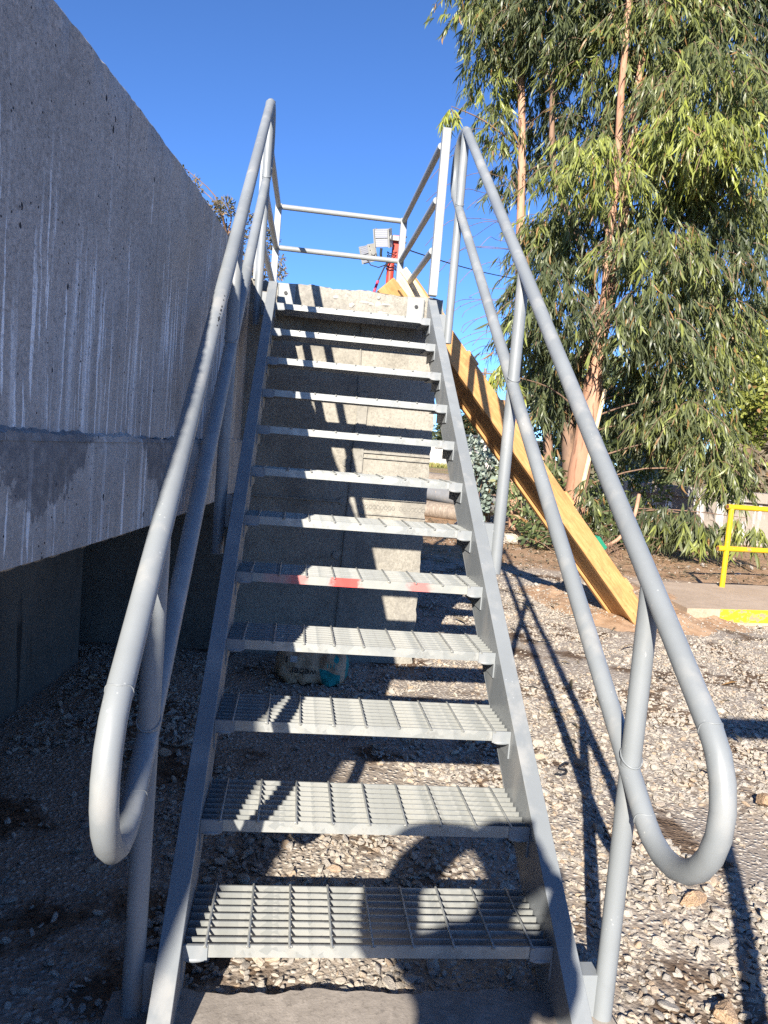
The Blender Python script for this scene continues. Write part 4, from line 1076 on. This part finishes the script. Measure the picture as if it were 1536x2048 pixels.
def make_gravel():
    pts, scl = [], []
    for (n, xr, yr, s0, s1) in ((38000,(-1.7,2.9),(-.7,2.6),.0058,.0175), (4200,(-1.7,2.9),(-.7,2.6),.016,.029), (44000,(-1.5,4.6),(2.6,6.2),.0065,.0155), (2200,(-1.5,4.6),(2.6,6.2),.015,.026), (16000,(-1.0,6.2),(6.2,10.5),.008,.020), (900,(1.0,7.5),(8.0,13.0),.03,.06)):
        x = rs.uniform(*xr, n); y = rs.uniform(*yr, n); s = s0*(s1/s0)**(rs.rand(n)**1.5)
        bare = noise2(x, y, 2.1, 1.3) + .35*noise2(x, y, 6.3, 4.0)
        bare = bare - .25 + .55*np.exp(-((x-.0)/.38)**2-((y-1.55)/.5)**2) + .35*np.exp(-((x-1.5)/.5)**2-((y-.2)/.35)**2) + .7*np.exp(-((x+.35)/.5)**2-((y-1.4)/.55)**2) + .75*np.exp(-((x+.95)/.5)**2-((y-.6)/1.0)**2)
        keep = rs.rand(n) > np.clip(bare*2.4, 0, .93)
        far = y + .32*x
        keep &= rs.rand(n) > np.clip((far-7.6)/1.4, 0, .93)
        keep &= ~((x > -.62) & (x < .62) & (y < .045+.015*rs.normal(size=n)))            # footing
        keep &= ~((x > -.64) & (x < .60) & (y > 3.07) & (y < 4.75))
        keep &= ~((x < -1.38) & (y < 2.7)); keep &= ~((x < -.6) & (y > 3.08) & (y < 4.4))
        d = np.stack([x-3.35, y-4.79], 1); u = d@np.array([sd.x, sd.y]); v = d@np.array([sn.x, sn.y])
        keep &= ~((u > .1) & (v > -.03) & (v < 1.45))
        keep &= ~((u > -1.0) & (u < .6) & (v > -.5) & (v < 1.6) & (rs.rand(n) > .30))
        x, y, s = x[keep], y[keep], s[keep]
        z = np.array([max(ground_z(a, b), heap_z(a, b) if b > 4 and a > 2 else -1) for a, b in zip(x, y)]) + s*rs.uniform(-.1,.42,len(s))
        pts.append(np.stack([x,y,z],1)); scl.append(s)
    pts = np.concatenate(pts); s = np.concatenate(scl); n = len(s)
    scv = np.stack([s*rs.uniform(.85,1.35,n), s*rs.uniform(.8,1.15,n), s*rs.uniform(.55,1.05,n)], 1)
    rot = np.stack([rs.normal(0,.42,n), rs.normal(0,.42,n), rs.uniform(0,2*PI,n)], 1)
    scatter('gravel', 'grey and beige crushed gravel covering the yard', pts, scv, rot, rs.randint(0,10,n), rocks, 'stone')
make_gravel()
# dry leaves and bits of bark strewn on the dirt, a few on the gravel
n = 2600; x = rs.uniform(.9, 8.2, n); y = np.where(rs.rand(n) < .88, rs.uniform(7.4, 13.2, n), rs.uniform(1.5, 7.4, n))
d = np.stack([x-3.35, y-4.79], 1); u = d@np.array([sd.x, sd.y]); v = d@np.array([sn.x, sn.y])
kp = ~((u > -.9) & (v > -.1) & (v < 1.45)); x, y = x[kp], y[kp]; n = len(x)
lp = np.stack([x, y, rs.uniform(.014, .03, n)], 1); a_ = rs.uniform(0, 2*PI, n)
lm_ = leaf_mesh('leaf_litter', lp, np.stack([np.cos(a_), np.sin(a_), rs.normal(0,.12,n)], 1), np.stack([-np.sin(a_), np.cos(a_), rs.normal(0,.25,n)], 1), rs.uniform(.06,.19,n), rs.uniform(.012,.03,n), rs.normal(0,.2,n), rs.uniform(.1,.9,n), 'leaf_brown')
tag(link('leaf_litter', lm_), 'dry fallen eucalyptus leaves strewn over the dirt', None, None, 'stuff')

# ------------------------------------------------------------------ the photographer, whose shadow falls on the lowest treads
def skinned(name, nodes, edges, m, parent=None):
    import bmesh
    b = bmesh.new(); lay = b.verts.layers.skin.verify(); vs = []
    for p, r in nodes:
        v = b.verts.new(p); v[lay].radius = r if isinstance(r, tuple) else (r, r); vs.append(v)
    vs[0][lay].use_root = True
    for i, j in edges: b.edges.new((vs[i], vs[j]))
    me = bpy.data.meshes.new(name); b.to_mesh(me); b.free()
    o = bpy.data.objects.new(name+'_tmp', me); COL.objects.link(o)
    o.modifiers.new('skin', 'SKIN'); sm = o.modifiers.new('sub', 'SUBSURF'); sm.levels = 2; sm.render_levels = 2
    dg = bpy.context.evaluated_depsgraph_get(); dg.update()
    me2 = bpy.data.meshes.new_from_object(o.evaluated_get(dg)); me2.name = name
    bpy.data.objects.remove(o)
    me2.shade_smooth()
    return me2
PX, PY = -.625, -2.50
PC = CAM - C_F*.016 - C_R*.024 - C_U*.058
WL = PC - C_R*.135 + C_U*.045 - C_F*.035; WR = PC + C_R*.105 - C_U*.075 - C_F*.040
nodes = [((PX,PY,.93),(.155,.11)), ((PX,PY+.01,1.10),(.145,.10)), ((PX,PY+.01,1.26),(.165,.11)), ((PX,PY,1.39),(.13,.08)), ((PX+.015,PY+.02,1.46),.058), ((PX+.03,PY+.05,1.53),.06),
         ((PX-.10,PY,.86),.095), ((PX-.12,PY+.02,.48),.062), ((PX-.13,PY-.02,.10),.042), ((PX-.14,PY+.11,.045),.038),
         ((PX+.10,PY,.86),.095), ((PX+.12,PY+.02,.48),.062), ((PX+.13,PY-.02,.10),.042), ((PX+.15,PY+.11,.045),.038),
         ((PX-.21,PY+.01,1.39),.070), ((-.80,-2.16,1.40),.092), ((-.65,-1.98,1.425),.074), (tuple(WL),.028),
         ((PX+.20,PY+.01,1.39),.070), ((-.37,-2.27,1.19),.060), ((-.28,-2.05,1.235),.050), (tuple(WR),.028)]
edges = [(0,1),(1,2),(2,3),(3,4),(4,5),(0,6),(6,7),(7,8),(8,9),(0,10),(10,11),(11,12),(12,13),(3,14),(14,15),(15,16),(16,17),(3,18),(18,19),(19,20),(20,21)]
body = skinned('person', nodes, edges, 'cloth')
for k in ('skin','cloth','jeans','black'): body.materials.append(MAT[k])
for p in body.polygons:
    c = p.center
    if c.z < .10: p.material_index = 3
    elif c.z < .98: p.material_index = 2
    elif c.z > 1.43 and abs(c.x-PX) < .1 and c.y < -2.3: p.material_index = 0
    elif c.y > -1.90: p.material_index = 0
    else: p.material_index = 1
per = bpy.data.objects.new('person', body); COL.objects.link(per)
tag(per, 'photographer in an orange vest whose shadow falls across the lowest treads', 'person')
# head: ellipsoid with brow, nose, chin, ears
hc = Vector((PX+.045, PY+.055, 1.575)); nu, nv = 28, 20; vs = []
for j in range(nv+1):
    t = PI*j/nv
    for i in range(nu):
        a = 2*PI*i/nu; d = Vector((math.sin(t)*math.cos(a), math.sin(t)*math.sin(a), math.cos(t)))
        p = Vector((d.x*.076, d.y*.095, d.z*.115))
        f = max(0, d.y)
        p.y += .026*math.exp(-((d.x/.16)**2+((d.z+.10)/.18)**2))*f - .008*math.exp(-(((abs(d.x)-.33)/.15)**2+((d.z-.08)/.12)**2))*f
        p.y += .010*math.exp(-((d.x/.3)**2+((d.z+.75)/.2)**2))*f
        p.x *= 1-.18*max(0,-d.z)
        p.x += .014*math.copysign(1,d.x)*math.exp(-(((abs(d.x)-1)/.12)**2+((d.z+.05)/.25)**2+(d.y/.2)**2))
        vs.append(hc+p)
fs = [(j*nu+i, j*nu+(i+1)%nu, (j+1)*nu+(i+1)%nu, (j+1)*nu+i) for j in range(nv) for i in range(nu)]
hd = MB().add(vs, fs).obj('head', 'skin', per, 60)
MB().ball(hc+V(0,-.012,.022), (.083,.099,.108), 24, 14).obj('hair', 'black', hd, 60)
ht = MB().ball(hc+V(0,-.005,.050), (.112,.135,.100), 28, 14); ht.tube([hc+V(0,0,.040),hc+V(0,0,.048)], [.134,.128], 28)
ht.obj('hard_hat', 'print_white', hd, 60)
mb = MB()
for s in (-1, 1): mb.ball(hc+V(s*.028,.083,.010), (.012,.008,.008), 10, 6)
mb.obj('eye', 'print_white', hd, 60)
MB().ball(hc+V(0,.088,-.058), (.022,.010,.006), 10, 6).obj('mouth', 'red', hd, 60)
# phone and hands
ph = thing('phone', PC, 'dark smartphone held up by the photographer', 'phone')
R3 = Matrix((C_R, C_U, -C_F)).transposed()
def pbox(n, m, c, s, bev):
    o = bpy.data.objects.new(n, MB().box(c, s).mesh(n, m)); COL.objects.link(o); o.parent = ph
    o.rotation_euler = R3.to_euler(); b = o.modifiers.new('bevel','BEVEL'); b.width = bev; b.segments = 3; return o
pbox('body', 'phone', (0,0,0), (.072,.148,.008), .0035); pbox('screen', 'black', (0,0,.0045), (.067,.142,.001), .0003)
def hand(wrist, grip, sgn):
    """palm plus five curled fingers reaching the phone edge"""
    w, g_ = Vector(wrist), Vector(grip); ax = (g_-w).normalized()
    nodes = [(w, .026), (w+ax*.045, (.036,.018)), (w+ax*.085, (.034,.015))]; edges = [(0,1),(1,2)]
    me = skinned('hand', nodes, edges, 'skin'); me.materials.append(MAT['skin'])
    h = bpy.data.objects.new('hand', me); COL.objects.link(h); h.parent = per
    up = C_U
    for k in range(4):
        b0 = w+ax*.080 + up*(.027-.018*k); ln = (.068,.076,.070,.054)[k]
        P = [b0, b0+ax*ln*.45-C_F*-.012, b0+ax*ln*.75+C_F*.020, b0+ax*ln*.85+C_F*.036]
        nd = [(p, r) for p, r in zip(P, (.0095,.009,.0085,.0075))]
        m2 = skinned('finger', nd, [(0,1),(1,2),(2,3)], 'skin'); m2.materials.append(MAT['skin'])
        o = bpy.data.objects.new('finger', m2); COL.objects.link(o); o.parent = h
    b0 = w+ax*.035 + up*.022 - C_F*.008
    P = [b0, b0+ax*.028+up*.018-C_F*.010, b0+ax*.052+up*.026-C_F*.010]
    m2 = skinned('thumb', [(p, r) for p, r in zip(P, (.012,.0105,.009))], [(0,1),(1,2)], 'skin'); m2.materials.append(MAT['skin'])
    o = bpy.data.objects.new('thumb', m2); COL.objects.link(o); o.parent = h
hand(WL, PC - C_R*.05 + C_U*.0 - C_F*.02, -1)
hand(WR, PC + C_R*.03 - C_U*.075 - C_F*.02, 1)
# ------------------------------------------------------------------ added leaning prop with a board, unseen, put in to cast the shade band
pp_ = thing('shadow_prop', (.55,-.93,0), 'unseen leaning prop with a crossboard beside the photographer, added to cast the band of shade at right', 'prop')
MB().tube([(.55,-.93,-.03),(.76,-1.53,1.86)], .030, 12).obj('pole', 'wood_grey', pp_, 40)
MB().box((1.72,-1.50,1.83), (2.0,.030,.15)).obj('board', 'wood_grey', pp_)
MB().tube([(2.66,-1.53,-.03),(2.66,-1.53,1.9)], .030, 12).obj('pole', 'wood_grey', pp_, 40)
